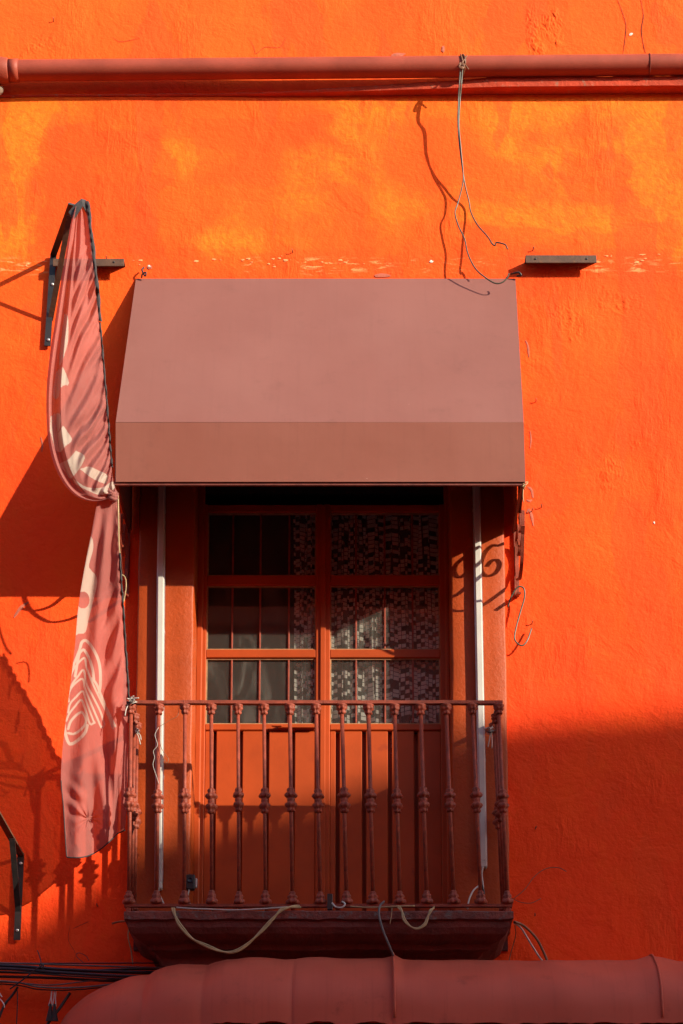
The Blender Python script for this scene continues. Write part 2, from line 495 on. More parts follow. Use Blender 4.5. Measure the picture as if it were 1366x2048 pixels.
M['awning'] = awning_material("awning_canvas", (.205, .080, .064), (.225, .093, .076), .12)
M['valance'] = awning_material("valance_canvas", (.200, .060, .037), (.220, .074, .049), .22)
M['canopy'] = awning_material("canopy_canvas", (.42, .074, .038), (.50, .098, .054), .3, .75)
M['cloth'] = cloth_material()
M['trim'] = simple("black_elastic", (.030, .027, .028), .8, .4, 40.0, 200.0, .4, .002)
M['rust'] = simple("rusty_steel", (.085, .040, .020), .65, .4, 14.0, 90.0, .5, .003, dirt=(.16, .065, .022), dirt_amt=.46)
M['iron'] = simple("black_steel", (.020, .017, .016), .42, .4, 20.0, 120.0, .3, .002, dirt=(.10, .04, .015), dirt_amt=.30)
M['ironred'] = simple("painted_iron", (.13, .028, .016), .5, .35, 30.0, 100.0, .4, .002, dirt=(.30, .16, .11), dirt_amt=.30)
M['zinc'] = simple("zinc_bolt", (.55, .55, .54), .35, .15, 30.0, 90.0, .1, .001, metal=.6)
M['white'] = simple("white_plastic", (.48, .47, .43), .35, .08, 8.0, 170.0, .25, .001, dirt=(.36, .33, .27), dirt_amt=.30)
M['whitewire'] = simple("white_flex", (.42, .40, .36), .5, .2, 40.0, 90.0, .1, .001)
M['cream'] = simple("cream_flex", (.34, .25, .12), .5, .25, 30.0, 90.0, .1, .001)
M['greenwire'] = simple("grey_green_wire", (.085, .088, .062), .4, .3, 30.0, 90.0, .1, .001)
M['copper'] = simple("brown_wire", (.16, .07, .03), .45, .3, 40.0, 90.0, .1, .001)
M['black'] = simple("black_rubber", (.016, .016, .018), .5, .3, 20.0, 90.0, .2, .001)
M['bluecable'] = simple("dark_blue_cable", (.020, .024, .036), .42, .3, 20.0, 90.0, .2, .001)
M['grey'] = simple("grey_cable", (.10, .09, .09), .5, .3, 20.0, 90.0, .2, .001)
M['glass'] = glass_material()
M['curtain'] = curtain_material()
M['putty'] = simple("pale_putty", (.34, .19, .09), .8, .3, 30.0, 100.0, .3, .002)
M['smear'] = simple("grey_paint_smear", (.40, .10, .055), .85, .3, 30.0, 100.0, .3, .002)
M['filler'] = simple("white_filler", (.66, .58, .50), .8, .2, 60.0, 100.0, .3, .002)
M['chip'] = simple("old_paint", (.80, .32, .11), .8, .3, 60.0, 100.0, .3, .002)
M['crack'] = simple("crack_shadow", (.16, .020, .008), .9, .3, 60.0, 100.0, .3, .002)
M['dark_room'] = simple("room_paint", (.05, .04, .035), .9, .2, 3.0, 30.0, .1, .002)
M['stone'] = simple("stone", (.20, .15, .11), .9, .4, 25.0, 60.0, .8, .01)
M['asphalt'] = simple("asphalt", (.055, .052, .05), .9, .25, 6.0, 80.0, .4, .01)
M['pavement'] = simple("pavement_concrete", (.26, .23, .20), .9, .2, 4.0, 60.0, .3, .005)
M['ochre'] = simple("ochre_plaster", (.55, .13, .05), .85, .15, 3.0, 50.0, .3, .005)
M['terracotta'] = simple("terracotta_plaster", (.46, .13, .06), .85, .15, 3.0, 50.0, .3, .005)
M['shutter'] = simple("dark_shutter", (.06, .04, .03), .6, .2, 9.0, 50.0, .3, .005)

# ------------------------------------------------------------------ street (off camera, below)
MB().box(-40, 40, -30, 0.0, -.3, 0).build("street", M['asphalt'])["kind"] = "structure"
MB().bbox(-40, 40, -2.2, -.05, 0, .14, .02).build("pavement", M['pavement'])["kind"] = "structure"
MB().bbox(-40, 40, -11.4, -9.6, 0, .14, .02).build("far_pavement", M['pavement'])["kind"] = "structure"

# ------------------------------------------------------------------ the building
bld = thing("orange_building", "orange plastered facade with painted balcony doorway filling the whole view", "building")
SUR = .05                                   # surround stands proud
DOOR = -.15                                 # door leaf plane behind the facade
XL0, XL1 = wx(271, 1400, SUR), wx(385, 1400, SUR)
XR0, XR1 = wx(904, 1400, SUR), wx(1014, 1400, SUR)
Z_FLOOR = wz(1818, .38)
Z_HEAD = wz(985, DOOR) + .06                # underside of lintel, under the awning
def undul(x, z):
    return .006 * noise.noise(Vector((x * .9, 3.3, z * .9))) + .003 * noise.noise(Vector((x * 3.1, 7.7, z * 3.1)))
xs = sorted(set([-40, -20, -10, -5, -3] + list(np.linspace(-2.1, XL0 + .03, 36)) + list(np.linspace(XL0 + .03, XR1 - .03, 50))
                + list(np.linspace(XR1 - .03, 2.1, 36)) + [3, 5, 10, 20, 40]))
zs = sorted(set([-.3, 1, 2] + list(np.linspace(3.0, Z_FLOOR - .05, 28)) + list(np.linspace(Z_FLOOR - .05, Z_HEAD + .12, 60))
                + list(np.linspace(Z_HEAD + .12, 9.2, 80)) + [10, 11.5]))
V = [(x, undul(x, z) if -2.6 < x < 2.6 else 0, z) for z in zs for x in xs]
nx = len(xs); F = []
for j in range(len(zs) - 1):
    for i in range(nx - 1):
        xm, zm = (xs[i] + xs[i + 1]) / 2, (zs[j] + zs[j + 1]) / 2
        if XL0 + .03 < xm < XR1 - .03 and Z_FLOOR - .05 < zm < Z_HEAD + .12: continue
        F.append((j * nx + i, j * nx + i + 1, (j + 1) * nx + i + 1, (j + 1) * nx + i))
mb = MB(); mb.add(V, F, True); mb.build("wall", M['wall'], bld)

def plaster_post(x0, x1, name):
    """jamb of the surround: rounded, slightly uneven plaster edges"""
    m = MB(); prof_n = 40
    z0, z1 = Z_FLOOR - .02, Z_HEAD + .02
    rows = []
    for k in range(prof_n + 1):
        z = z0 + (z1 - z0) * k / prof_n
        w0 = .004 * noise.noise(Vector((x0 * 3, 1.0, z * 6))); w1 = .004 * noise.noise(Vector((x1 * 3, 2.0, z * 6)))
        r = .010
        xa, xb = x0 + w0, x1 + w1
        ring = [(xa, .02 if name == 'l' else -DOOR + .06), (xa, -SUR + r), (xa + .3 * r, -SUR + .3 * r), (xa + r, -SUR)]
        ring += [(xa + (xb - xa) * t, -SUR - .002 * noise.noise(Vector((xa + t, 5, z * 3)))) for t in (.25, .5, .75)]
        ring += [(xb - r, -SUR), (xb - .3 * r, -SUR + .3 * r), (xb, -SUR + r), (xb, -DOOR + .06 if name == 'l' else .02)]
        rows.append([(p[0], p[1], z) for p in ring])
    m.grid(rows, True)
    return m
EX = .012
plaster_post(XL0, XL1, 'l').build("door_surround", M['surround'], bld)
plaster_post(XR0, XR1, 'r').build("door_surround", M['surround'], bld)
MB().bbox(XL0 - .0, XR1 + .0, -SUR - .003, -DOOR + .06, Z_HEAD, Z_HEAD + .20, .008).build("lintel", M['surround'], bld)
MB().box(XL0 + .01, XR1 - .01, -.02, .6, Z_FLOOR - .10, Z_FLOOR - .012).build("threshold", M['slab'], bld)
# dark room behind the door
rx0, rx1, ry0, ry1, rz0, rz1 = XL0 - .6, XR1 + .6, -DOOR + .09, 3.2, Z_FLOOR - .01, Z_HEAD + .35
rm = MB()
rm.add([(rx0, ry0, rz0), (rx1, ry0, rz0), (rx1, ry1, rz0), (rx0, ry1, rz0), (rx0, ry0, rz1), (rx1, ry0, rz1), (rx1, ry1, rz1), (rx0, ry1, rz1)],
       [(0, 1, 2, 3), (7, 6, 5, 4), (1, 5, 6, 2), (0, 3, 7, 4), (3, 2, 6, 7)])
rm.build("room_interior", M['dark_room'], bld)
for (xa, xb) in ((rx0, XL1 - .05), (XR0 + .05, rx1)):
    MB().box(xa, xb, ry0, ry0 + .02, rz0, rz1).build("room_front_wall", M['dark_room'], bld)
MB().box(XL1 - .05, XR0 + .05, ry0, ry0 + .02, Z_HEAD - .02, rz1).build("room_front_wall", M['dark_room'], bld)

# ledge under the pipe: thin plaster string course that widens to the right
lg = MB()
rows = []
for k in range(141):
    px = -60 + 1500 * k / 140
    x = wx(px, 180)
    f = k / 140
    ztop = wz(172 - 10 * f, .04) ; jit = .004 * noise.noise(Vector((x * 5, 0, 2))) + .003 * noise.noise(Vector((x * 19, 0, 5)))
    thick = .008 + .042 * min(1, max(0, (px - 560) / 450)) + jit
    out = .014 + .051 * min(1, max(0, (px - 450) / 550)) + .6 * jit
    zt = wz(183 - 10 * f, .05) + thick
    rows.append([(x, .01, zt + .012), (x, -out, zt), (x, -out - .001, zt - thick * .5), (x, -out + .004 + jit, zt - thick), (x, .01, zt - thick - .002)])
lg.grid(rows, False).build("ledge", M['ledge'], bld)

# balcony slab with cyma moulding on three sides
sl = MB()
SLD = .42
sx0, sx1 = wx(248, 1826, SLD), wx(1027, 1826, SLD)
sz = wz(1822, SLD)
prof = [(0.015, .004), (0, -.004), (0, -.036), (.012, -.042), (.016, -.070), (.030, -.096), (.058, -.118), (.092, -.130), (.098, -.152), (.125, -.160), (.150, -.180), (.154, -.215)]
rings = []
def ring(i, z):
    pts = []
    xa, xb, yf = sx0 + i, sx1 - i, -SLD + i
    for k in range(9): pts.append((xa, .0 + (yf) * k / 8, z))
    for k in range(1, 120): pts.append((xa + (xb - xa) * k / 120, yf, z))
    for k in range(9): pts.append((xb, yf * (1 - k / 8), z))
    return [(p[0] + .003 * noise.noise(Vector((p[0] * 8, p[1] * 8, z * 30))), p[1] + .004 * noise.noise(Vector((p[0] * 9, 4, z * 20))) * (1 if p[1] < -.01 else 0),
             p[2] + (.005 * noise.noise(Vector((p[0] * 14, p[1] * 9, 1.5))) + .003 * noise.noise(Vector((p[0] * 40, p[1] * 9, z * 60))))) for p in pts]
rows = [ring(i, sz + z) for (i, z) in prof]
sl.grid(rows[2:], False)
fa = MB(); fa.grid(rows[:3], False)
o = len(sl.v); n = len(rows[0])
fa.add(rows[0], [tuple(range(n))]); sl.add(rows[-1], [tuple(range(n))])
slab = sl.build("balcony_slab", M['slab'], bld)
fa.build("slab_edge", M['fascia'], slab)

# ---- double door: two leaves of stiles, rails, panes, glazing bars and boards
yD = -DOOR                                  # +y is into the building
DX0, DX1 = wx(402, 1400, DOOR), wx(893, 1400, DOOR)
Xc = wx(645, 1400, DOOR)
fr = MB()
fr.bbox(XL1 - .004, DX0 + .004, yD - .012, yD + .05, Z_FLOOR - .01, Z_HEAD + .01, .006)
fr.build("door_frame", M['door'], bld)
MB().bbox(DX1 - .004, XR0 + .004, yD - .012, yD + .05, Z_FLOOR - .01, Z_HEAD + .01, .006).build("door_frame", M['door'], bld)
ZT, ZB = wz(1008, DOOR), Z_FLOOR
rails_px = [(1150, 1170), (1298, 1315), (1447, 1460)]
panes_px = [(1024, 1150), (1170, 1298), (1315, 1447)]
def leaf(x0, x1, gx0, gx1, bars, boards, bx0, bx1, label):
    L = bpy.data.objects.new("door_leaf", None); L.empty_display_size = .1; COL.objects.link(L); L.parent = bld
    L["label"] = label
    def pt(name, m, mat): return m.build(name, mat, L)
    pt("stile", MB().bbox(x0, gx0, yD, yD + .042, ZB, ZT, .004), M['door'])
    pt("stile", MB().bbox(gx1, x1, yD, yD + .042, ZB, ZT, .004), M['door'])
    pt("rail", MB().bbox(gx0 - .001, gx1 + .001, yD + .002, yD + .040, wz(1024, DOOR), ZT - .002, .004), M['door'])
    for (a, b) in rails_px:
        pt("rail", MB().bbox(gx0 - .001, gx1 + .001, yD + .002, yD + .040, wz(b, DOOR), wz(a, DOOR), .004), M['door'])
    for (a, b) in panes_px:
        za, zb = wz(b, DOOR), wz(a, DOOR)
        pt("glass_pane", MB().box(gx0 - .002, gx1 + .002, yD + .022, yD + .026, za - .002, zb + .002), M['glass'])
        for (u0, u1, v0, v1) in ((gx0, gx0 + .006, za, zb), (gx1 - .006, gx1, za, zb), (gx0 + .006, gx1 - .006, za, za + .006), (gx0 + .006, gx1 - .006, zb - .006, zb)):
            pt("putty_bead", MB().box(u0, u1, yD + .012, yD + .0215, v0, v1), M['putty'])
        for bx in bars:
            x = wx(bx, 1380, DOOR - .02)
            pt("glazing_bar", MB().bbox(x - .0045, x + .0045, yD + .013, yD + .0218, za + .0065, zb - .0065, .002), M['rail'])
    # lower boards over a recessed back panel
    zb0, zb1 = ZB + .02, wz(1461, DOOR)
    pt("back_panel", MB().box(gx0 - .001, gx1 + .001, yD + .050, yD + .056, ZB, zb1 + .002), M['door'])
    for (a, b) in boards:
        xa, xb = wx(a, 1600, DOOR), wx(b, 1600, DOOR)
        pt("board", MB().bbox(max(xa, gx0), min(xb, gx1), yD + .006, yD + .0495, zb0, zb1 - .001, .003), M['door'])
    return L
gl0, gl1 = wx(411, 1400, DOOR), wx(631, 1400, DOOR)
gr0, gr1 = wx(660, 1400, DOOR), wx(881, 1400, DOOR)
LL = leaf(DX0, Xc - .0015, gl0, gl1, (463, 519, 577), ((404, 425), (431, 477), (484, 530), (537, 582), (589, 634)), 404, 634, "left door leaf with dark empty panes")
LR = leaf(Xc + .0015, DX1, gr0, gr1, (712, 770, 826), ((655, 671), (679, 724), (732, 776), (784, 829), (837, 884)), 655, 884, "right door leaf with checked curtain behind its panes")
m = MB()
xa, xb = wx(556, 1452, DOOR + .02), wx(630, 1452, DOOR + .02)
m.bbox(xa, xb, yD - .020, yD + .006, wz(1458, DOOR), wz(1451, DOOR), .002)
m.bbox(xa - .03, xa + .02, yD - .026, yD - .012, wz(1456, DOOR), wz(1452.5, DOOR), .002)
m.build("sliding_bolt", M['door'], LL)
MB().bbox(Xc - .012, Xc + .014, yD - .010, yD - .0005, ZB + .01, ZT - .01, .003).build("cover_strip", M['door'], LL)

# cracks, chips and smears of the facade (thin pieces lying on it)
def ribbon(pts, w, mat, name, parent, off=.0025, d0=0.0, taper=True):
    P = [at(p[0], p[1], d0) for p in smooth_path(pts, 5)]
    m = MB(); rows = []
    for i, p in enumerate(P):
        t = (P[min(i + 1, len(P) - 1)] - P[max(i - 1, 0)]).normalized()
        nrm = Vector((-t.z, 0, t.x))
        f = (1 - abs(2 * i / (len(P) - 1) - 1) ** 3) if taper else 1
        ww = w * (.35 + .65 * f) * (.75 + .5 * random.random())
        y = undul(p.x, p.z) - off if d0 == 0 else p.y - off
        rows.append([(p.x - nrm.x * ww / 2, y, p.z - nrm.z * ww / 2), (p.x, y - .0006, p.z), (p.x + nrm.x * ww / 2, y, p.z + nrm.z * ww / 2)])
    m.grid(rows, False)
    return m.build(name, mat, parent)
for pts, w in (([(1232, -10), (1245, 25), (1252, 50), (1250, 80), (1246, 108)], .0035), ([(1280, -10), (1287, 30), (1283, 60), (1288, 95), (1292, 108)], .004),
               ([(496, 75), (508, 95), (512, 108), (530, 95), (560, 95), (572, 75)], .002), ([(225, 75), (240, 85), (262, 82), (280, 78)], .002),
               ([(145, 1858), (162, 1850), (178, 1843)], .002), ([(140, 1850), (137, 1880), (150, 1905), (148, 1925)], .0014)):
    ribbon(pts, w, M['crack'], "hairline_crack", bld)
for pts, w in (([(1051, 680), (1056, 692), (1058, 715)], .009), ([(1060, 862), (1062, 880), (1060, 898)], .008), ([(1055, 974), (1063, 980), (1066, 996)], .013),
               ([(1053, 1000), (1059, 1002), (1064, 1000)], .013), ([(1053, 1026), (1058, 1020), (1063, 1030), (1067, 1052)], .013),
               ([(82, 875), (85, 890), (84, 905)], .008), ([(28, 1236), (42, 1216), (58, 1204)], .014)):
    ribbon(pts, w, M['smear'], "paint_smear", bld, off=.0018)
def blob(px, py, rx, ry, mat, name, parent, d0=0.0, n=11, off=.003):
    m = MB(); c = at(px, py, d0)
    s = at(px + 1, py, d0).x - c.x
    y = (undul(c.x, c.z) if d0 == 0 else c.y) - off
    ph = random.random() * 9
    vs = []
    for k in range(n):
        a = 2 * math.pi * k / n
        r = 1 + .75 * noise.noise(Vector((math.cos(a) * 1.7 + ph, math.sin(a) * 1.7, ph)))
        vs.append((c.x + rx * s * r * math.cos(a), y, c.z + ry * s * r * math.sin(a)))
    vs.append((c.x, y - .0015, c.z))
    m.add(vs, [(k, (k + 1) % n, n) for k in range(n)])
    return m.build(name, mat, parent)
for (px, py, rx, ry, mt) in ((862, 523, 3.6, 3, 'filler'), (1262, 69, 3.6, 3, 'filler'), (299, 535, 5.5, 4, 'smear'), (299, 534, 4.5, 3, 'filler'), (1308, 1046, 1.6, 2.4, 'filler'),
                             (797, 111, 14, 5, 'smear'), (766, 552, 20, 4, 'smear'), (886, 100, 3, 7, 'smear')):
    blob(px, py, rx, ry, M[mt], "paint_chip", bld)
for (cx0, cy0, n_) in ((265, 524, 7), (412, 519, 5), (487, 519, 8), (555, 530, 8), (572, 517, 9), (685, 522, 7), (1203, 512, 6), (1300, 512, 4), (60, 528, 5), (735, 528, 5), (640, 525, 4), (1285, 520, 7)):
    for k in range((n_ + 1) // 2):
        rx = random.uniform(1.2, 5.5)
        blob(cx0 + random.gauss(0, 11), cy0 + random.gauss(0, 3.2), rx, rx * random.uniform(.25, .5), M['chip'], "paint_chip", bld, off=.0022, n=9)

# rough plaster repairs
for (px0, px1, py0, py1, hgt, sd) in ((1048, 1132, 8, 118, .012, 3), (18, 135, 55, 120, .007, 8), (1085, 1180, 590, 700, .006, 14), (1150, 1300, 560, 640, .006, 21), (1195, 1290, 850, 1010, .007, 27), (20, 110, 1900, 1925, .006, 31)):
    m = MB(); nx_, nz_ = 70, 80; rows = []
    for j in range(nz_ + 1):
        row = []
        for i in range(nx_ + 1):
            u, v = i / nx_, j / nz_
            p = at(px0 + (px1 - px0) * u, py0 + (py1 - py0) * v, 0)
            e = max(0, 1 - (2 * u - 1) ** 2) * max(0, 1 - (2 * v - 1) ** 2)
            e *= .5 + .9 * noise.noise(Vector((u * 2.5, v * 2.5, sd)))
            q = Vector((p.x * 26 + sd, 0, p.z * 15))
            h_ = abs(noise.noise(q)) + .6 * abs(noise.noise(q * 2.3)) + .35 * noise.noise(q * 5.1)
            row.append((p.x, undul(p.x, p.z) + .0012 - max(0, min(1, 2.2 * e)) * hgt * max(0, h_), p.z))
        rows.append(row)
    m.grid(rows).build("plaster_repair", M['wall'], bld)

# ------------------------------------------------------------------ drain pipe
pipe = thing("drain_pipe", "long horizontal brick-red drain pipe strapped along the top of the facade", "pipe")
PD = .085; PR = .049
def pipe_c(px):
    f = px / 1366.0
    return at(px, 141.5 - 12 * f, PD)
P = [pipe_c(-500 + 2500 * k / 60) for k in range(61)]
MB().tube(P, PR, 28).build("pipe_run", M['pipe'], pipe)
a, b = pipe_c(20), pipe_c(-40)
MB().tube([pipe_c(19), pipe_c(38)], PR + .004, 28).build("pipe_collar", M['pipe'], pipe)
P = [pipe_c(18), pipe_c(16), pipe_c(2), pipe_c(-20), pipe_c(-60)]
MB().tube(P, [PR + .005, PR + .009, PR + .014, PR + .022, PR + .022], 28).build("pipe_socket", M['pipe'], pipe)
c = pipe_c(1299)
MB().tube([pipe_c(1296.5), pipe_c(1299)], PR + .0035, 28).build("pipe_joint", M['crack'], pipe)
st = MB(); V = []
c = at(2, 178, .06)
for k in range(40):
    a = 2 * math.pi * random.random(); r = .5 + .5 * random.random()
st.lathe([(.004, -.05), (.020, -.040), (.026, -.015), (.024, .010), (.014, .028), (.003, .034)], (0, 0, 0), 9, 3, .2)
so = st.build("stone_wedge", M['stone'], None)
so.location = at(-6, 182, .05); so.rotation_euler = (.4, 1.2, .3)
tag(so, "rough grey stone wedged under left end of drain pipe", "stone")

# ------------------------------------------------------------------ dangling wire pair on the pipe
dw = thing("dangling_wire", "pair of grey-green wires knotted round drain pipe and dangling down the wall", "wire")
R1 = [(921, 136, .150), (919, 165, .150), (917, 200, .125), (916, 250, .115), (920, 300, .095), (926, 345, .065), (931, 375, .045), (938, 403, .022), (942, 425, .02), (955, 450, .05), (975, 473, .09), (984, 487, .11), (990, 491, .115), (993, 485, .12), (1004, 487, .13), (1011, 490, .14), (1015, 498, .15)]
L1 = [(925, 136, .152), (923, 165, .152), (920, 200, .125), (918, 250, .115), (922, 300, .10), (926, 345, .075), (925, 370, .06), (916, 405, .045), (910, 426, .05), (917, 452, .055), (929, 478, .065), (936, 508, .08), (950, 536, .09), (968, 553, .10), (989, 566, .11), (1004, 565, .115), (1014, 556, .12), (1018, 547, .125)]
MB().tube(wire_pts(R1), .0037, 8).build("wire_strand", M['greenwire'], dw)
MB().tube(wire_pts(L1), .0037, 8).build("wire_strand", M['greenwire'], dw)
kn = MB()
pc = pipe_c(923)
for s, dx in ((0, 0), (1, .010)):
    lp = []
    for k in range(25):
        a = 2 * math.pi * k / 24
        lp.append(Vector((pc.x + dx + .006 * math.sin(a * 2 + s), pc.y + (PR + .005) * math.cos(a), pc.z + (PR + .005) * math.sin(a))))
    kn.tube(lp, .0042, 8)
kc = at(923, 131, .148)
for k in range(3):
    lp = []
    for j in range(15):
        a = 2 * math.pi * j / 14
        lp.append(kc + Vector((.012 * math.cos(a), -.004 - .004 * k + .006 * math.sin(a), .016 * math.sin(a) - .008 * k)))
    kn.tube(lp, .004, 7)
kn.tube(wire_pts([(923, 128, .15), (931, 131, .152), (937, 139, .15)]), .0035, 7)
kn.tube(wire_pts([(924, 126, .148), (929, 119, .14), (934, 111, .13)]), .0035, 7)
kn.build("wire_knot", M['copper'], dw)

# ------------------------------------------------------------------ awning over the door
aw = thing("door_awning", "dusty maroon canvas hood awning over the balcony door", "awning")
AP = .49
A_tl, A_tr = at(272, 558, .004), at(1031, 560, .004)
A_tr.z = A_tl.z
C_l, C_r = at(231.5, 845, AP), at(1047.5, 847, AP)
B_l, B_r = at(231.5, 964, AP), at(1051, 966, AP)
C_r.z = C_l.z; B_r.z = B_l.z
xl_, xr_ = C_l.x, C_r.x
def sheet(name, a, b, c, d, nu, nv, wob, mat, thick=.004):
    """quad sheet a-b / d-c with small wobble along its normal"""
    n = (b - a).cross(d - a).normalized()
    rows = []
    for j in range(nv + 1):
        row = []
        for i in range(nu + 1):
            u, v = i / nu, j / nv
            p = (a * (1 - u) + b * u) * (1 - v) + (d * (1 - u) + c * u) * v
            e = min(1, 6 * u * (1 - u)) * min(1, 6 * v * (1 - v))
            p = p + n * wob * e * (noise.noise(Vector((u * 2.3 + 4, v * 1.7, len(name)))) + .25 * noise.noise(Vector((u * 9, v * 6, 2))))
            row.append(p)
        rows.append(row)
    o = MB().grid(rows).build(name, mat, aw)
    s = o.modifiers.new("thickness", 'SOLIDIFY'); s.thickness = thick; s.offset = 0
    e = o.modifiers.new("crisp", 'EDGE_SPLIT'); e.split_angle = math.radians(40)
    return o
sheet("sloping_panel", A_tl, A_tr, C_r, C_l, 60, 24, .008, M['awning'])
sheet("valance", C_l + Vector((0, 0, -.001)), C_r + Vector((0, 0, -.001)), B_r, B_l, 60, 8, .006, M['valance'])
for tx, cx_ in ((A_tl.x, xl_), (A_tr.x, xr_)):
    m = MB()
    zt, zc, zb = A_tl.z, C_l.z, B_l.z
    s = .003 if cx_ < 0 else -.003
    V = [(tx + s, -.004, zt - .006), (tx + s, -.004, zb + .002), (cx_ + s, -AP + .003, zb + .002), (cx_ + s, -AP + .003, zc - .004)]
    m.add(V, [(0, 1, 2, 3)])
    o = m.build("side_panel", M['awning'], aw)
    sm = o.modifiers.new("thickness", 'SOLIDIFY'); sm.thickness = .004; sm.offset = 0
fm = MB()
fm.bar((xl_ - .004, -AP + .012, B_l.z - .004), (xr_ + .004, -AP + .012, B_l.z - .004), .016, .012, Vector((0, 0, 1)))
fm.build("front_bar", M['ironred'], aw)
for x in (xl_ + .012, xr_ - .012):
    MB().bar((x, -AP + .02, B_l.z - .004), (x, -.004, B_l.z - .004), .014, .012, Vector((0, 0, 1))).build("side_bar", M['ironred'], aw)
# stitched seam bead along the fold
MB().tube([C_l + Vector((0, .0015, -.001)), C_r + Vector((0, .0015, -.001))], .0030, 8).build("seam", M['awning'], aw)
# wrought-iron scroll brackets under both ends, each one plane of flat bar
def un(zx, zy):
    px, py = 860 + zx / 5.388, 940 + zy / 5.388
    d0 = SUR if px < 1009 else 0.0
    W = at(px, py, d0)
    XB = xr_ + .022
    d = d0 + (XB - W.x) / SA
    return (d, W.z + SB * (d - d0))
crvA = [(650, 1045), (700, 985), (760, 970), (790, 1020), (765, 1090), (710, 1135), (640, 1145), (595, 1100), (588, 1030), (605, 950), (650, 870), (720, 812), (790, 812), (850, 845), (908, 915), (932, 1010), (920, 1100), (880, 1200), (820, 1305), (720, 1385), (640, 1440), (560, 1478), (490, 1500), (420, 1515), (320, 1520), (225, 1485), (130, 1420), (60, 1330), (20, 1220)]
crvB = [(525, 985), (490, 1060), (430, 1115), (370, 1158), (320, 1140), (302, 1080), (325, 1020), (370, 975), (430, 935), (500, 915)]
crvC = [(575, 1120), (500, 1210), (425, 1270), (340, 1340), (230, 1385), (120, 1400), (20, 1380)]
for x in (xl_ + .006, xr_ + .002):
    m = MB()
    for cv in (crvA, crvB, crvC):
        q = smooth_path([un(*p) for p in cv], 5)
        m.flatbar([(x, -min(max(p[0], .006), AP - .01), p[1]) for p in q], .016, .0085, Vector((1, 0, 0)))
    w0 = at(1036, 1189, .012)
    m.bar((x, -.008, w0.z - .01), (x, -.008, B_l.z), .022, .008)
    m.bar((x, -.012, w0.z - .006), (x, -.13, w0.z - .045), .016, .008)
    m.build("scroll_bracket", M['rail'], aw)

# ------------------------------------------------------------------ steel angle sections bolted to the wall
def angle_steel(px0, px1, py0, py1, d, label):
    t = thing("steel_angle", label, "steel section", "rusty steel angles at awning height")
    z1, z0 = wz(py0, d), wz(py1, d)
    x0, x1 = wx(px0, py0, d), wx(px1, py0, d)
    MB().bbox(x0, x1, -d, -d + .006, z0, z1, .0015).build("front_flange", M['rust'], t)
    MB().bbox(x0, x1, -d + .006, .004, z1 - .007, z1 - .001, .0015).build("top_flange", M['rust'], t)
    for f in (.14, .86):
        x = x0 + (x1 - x0) * f
        MB().tube([(x, -d + .0065, (z0 + z1) / 2), (x, -d - .003, (z0 + z1) / 2)], .005, 6).build("bolt_head", M['iron'], t)
        MB().tube([(x, -d * .5, z1 - .0085), (x, -d * .5, z1 - .022)], .006, 6).build("bolt", M['iron'], t)
    return t
angle_steel(1051, 1193, 510, 525.5, .060, "short rusty steel angle on wall right of awning top")
angle_steel(106, 248, 517, 532, .060, "short rusty steel angle on wall behind top of pink banner")

# ------------------------------------------------------------------ triangular wall brackets
def wall_bracket(plate, tip, brace0, brace1, bolts, label, am, bm_):
    t = thing("wall_bracket", label, "bracket", "triangular steel wall brackets")
    p0, p1 = at(*plate[0]), at(*plate[1])
    MB().bar(p0, p1, .030, .008).build("wall_plate", M['iron'], t)
    tp = at(*tip)
    st_ = p0 + Vector((.0, -.006, -.01))
    MB().bar(st_, tp, .030, .010).build("arm", M[am], t)
    MB().bar(at(*brace0), at(*brace1), .026, .008).build("brace", M[bm_], t)
    for bpt in bolts:
        c = at(*bpt)
        o = MB().lathe([(.007, 0), (.008, .003), (.005, .006), (.001, .0065)], (0, 0, 0), 10).build("bolt", M['zinc'], t)
        o.location = c; o.rotation_euler = (math.pi / 2, 0, 0)
    return t
wall_bracket([(107, 508, .018), (95, 692, .018)], (143, 408, .355), (101, 640, .010), (139, 432, .33), [(105, 569, .022), (97, 680, .022)],
             "rusty triangular steel bracket holding the tip of the pink banner", 'iron', 'rust')
wall_bracket([(42, 1706, .018), (34, 1880, .018)], (-8, 1622, .42), (37, 1828, .012), (24, 1677, .20), [(42, 1727, .022), (35, 1861, .022)],
             "black triangular steel bracket low on wall at lower left edge", 'rust', 'iron')

# ------------------------------------------------------------------ printed banner
ban = thing("pink_banner", "pink printed cloth banner with black gathered edge tied beside awning and railing", "banner")
UL = [(150, 414, .37), (141, 450, .40), (131, 511, .45), (121, 570, .49), (110, 642, .54), (101, 700, .57), (93.5, 772, .58), (93, 838, .58), (98, 890, .58), (111, 936, .57), (131, 972, .55), (157, 995, .53), (190, 1003, .515), (226, 995, .50)]
UR = [(172, 402, .365), (178, 450, .38), (184, 505, .40), (190, 560, .42), (196, 620, .435), (202, 680, .45), (207, 740, .46), (212, 800, .47), (216, 850, .475), (219, 890, .48), (222, 925, .485), (225, 950, .49), (228, 968, .49), (233, 984, .495)]
LL_ = [(196, 996, .505), (184, 1060, .495), (174, 1110, .48), (164, 1165, .46), (156, 1220, .44), (150, 1290, .42), (142, 1360, .40), (133, 1430, .37), (125, 1500, .34), (122, 1560, .32), (127, 1620, .30), (130, 1670, .29), (133, 1714, .28)]
LR_ = [(234, 990, .49), (236, 1060, .47), (238, 1110, .44), (241, 1165, .41), (245, 1220, .38), (249, 1290, .34), (254, 1360, .31), (257, 1420, .28), (256, 1480, .265), (255, 1540, .25), (254, 1600, .235), (252, 1635, .22), (250, 1660, .205)]
def resample(curve, n):
    c = smooth_path(curve, 20)
    idx = np.linspace(0, len(c) - 1, n)
    i0 = np.floor(idx).astype(int); i1 = np.minimum(i0 + 1, len(c) - 1); f = (idx - i0)[:, None]
    return c[i0] * (1 - f) + c[i1] * f
